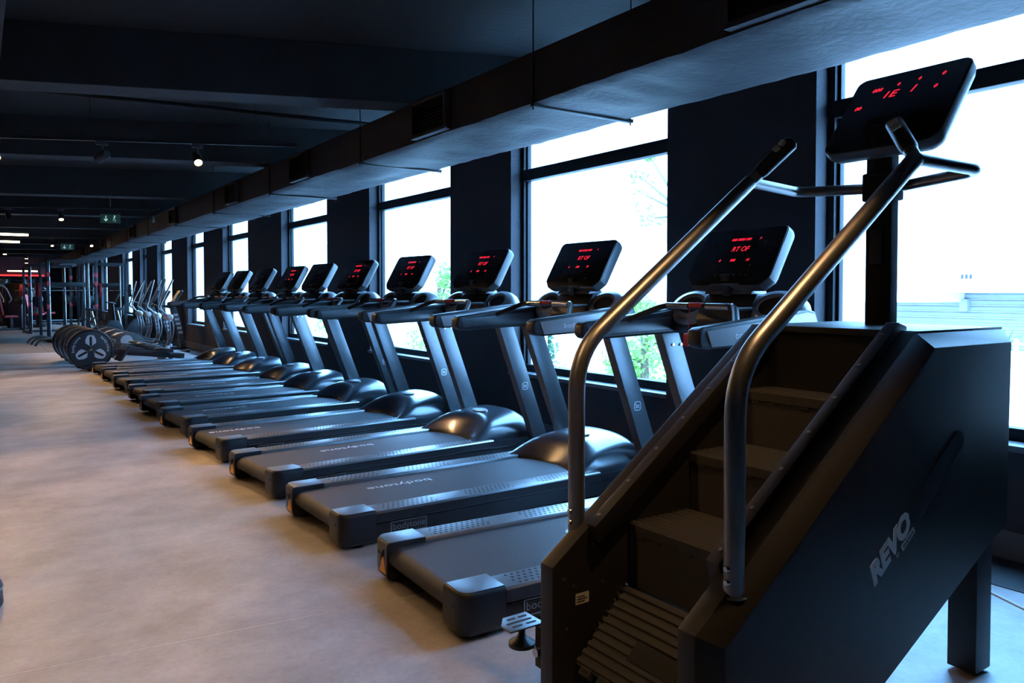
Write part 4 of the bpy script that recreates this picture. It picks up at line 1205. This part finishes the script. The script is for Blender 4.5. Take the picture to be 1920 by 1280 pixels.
def tree(name, label, loc, trunk_h, clumps, nleaf, size, m, seed):
    r_ = random.Random(seed)
    t = thing(name, label, 'tree', loc, 0, 'trees outside the windows')
    trk = MB().tube([(0, 0, 0), (0.03, 0.02, trunk_h * 0.5), (0, 0.05, trunk_h)], [0.12, 0.09, 0.05], 10)
    tr = trk.build('trunk', 'bark', t)
    for (cx, cy, cz, rx, rz) in clumps:
        MB().tube([(0, 0.03, min(trunk_h * 0.9, cz - 0.1)), (cx * 0.5, cy * 0.5, (min(trunk_h * 0.9, cz) + cz) / 2), (cx, cy, cz)], [0.035, 0.022, 0.01], 6).build('branch', 'bark', tr)
    lv = MB()
    for (cx, cy, cz, rx, rz) in clumps:
        for k in range(nleaf):
            d = Vector((r_.gauss(0, 1), r_.gauss(0, 1), r_.gauss(0, 1))).normalized() * r_.random() ** 0.45
            p = Vector((cx + d.x * rx, cy + d.y * rx, cz + d.z * rz))
            a = Vector((r_.uniform(-1, 1), r_.uniform(-1, 1), r_.uniform(-0.6, 0.6))).normalized()
            b_ = a.cross(Vector((r_.uniform(-1, 1), r_.uniform(-1, 1), r_.uniform(-1, 1)))).normalized()
            s_ = size * r_.uniform(0.6, 1.3)
            lv.add([p - a * s_, p + b_ * s_ * 0.45, p + a * s_, p - b_ * s_ * 0.45], [(0, 1, 2, 3)])
    c = lv.build('crown', m, t, smooth=0, weld=False); c['kind'] = 'stuff'
    return t


tree('broadleaf_tree', 'light green leafy tree outside the window behind the second treadmill', (8.6, 8.75, GZ), 4.2,
     [(0, 0, 3.2, 0.55, 0.45), (0.1, -0.2, 3.9, 0.5, 0.4), (-0.1, 0.35, 3.6, 0.4, 0.35), (0.0, 0.1, 4.35, 0.3, 0.25), (0.2, 0.7, 3.3, 0.35, 0.3)], 420, 0.055, 'leaf1', 3)
tree('conifer_tree', 'dark green conifer low in the window between the third and second treadmills', (9.5, 12.55, GZ), 3.4,
     [(0, 0, 2.7, 0.6, 0.4), (0, 0, 3.1, 0.45, 0.35), (0, 0, 3.5, 0.28, 0.3), (0, 0, 3.8, 0.14, 0.2)], 420, 0.05, 'leaf2', 5)
tree('broadleaf_tree', 'sparse high tree with scattered leaves beside the dark pier', (9.6, 8.85, GZ), 6.6,
     [(0, 0.95, 6.35, 0.28, 0.35), (0.1, 0.85, 5.95, 0.3, 0.2), (0, 1.1, 6.7, 0.2, 0.15), (0, 0.85, 7.0, 0.12, 0.1)], 36, 0.06, 'leaf1', 8)
tree('broadleaf_tree', 'tall light green tree outside the window behind the fourth treadmill', (8.6, 15.3, GZ), 4.9,
     [(0, 0, 3.0, 0.7, 0.5), (0, 0.1, 3.7, 0.6, 0.5), (0.1, -0.2, 4.4, 0.5, 0.45), (0, -0.35, 5.0, 0.3, 0.35), (0, 0.9, 3.4, 0.55, 0.5), (0, 1.3, 2.8, 0.6, 0.4)], 420, 0.055, 'leaf1', 11)
tree('broadleaf_tree', 'light green tree outside the window behind the sixth treadmill', (8.8, 22.0, GZ), 4.6,
     [(0, 0, 3.4, 0.8, 0.6), (0, -0.3, 4.2, 0.6, 0.5), (0, 0.5, 3.9, 0.5, 0.5)], 420, 0.06, 'leaf1', 13)
tree('broadleaf_tree', 'small green tree outside the window behind the eighth treadmill', (9.0, 29.0, GZ), 4.4,
     [(0, 0, 3.6, 0.8, 0.6), (0, -0.3, 4.2, 0.6, 0.5), (0, 0.5, 3.9, 0.5, 0.5)], 350, 0.06, 'leaf1', 17)
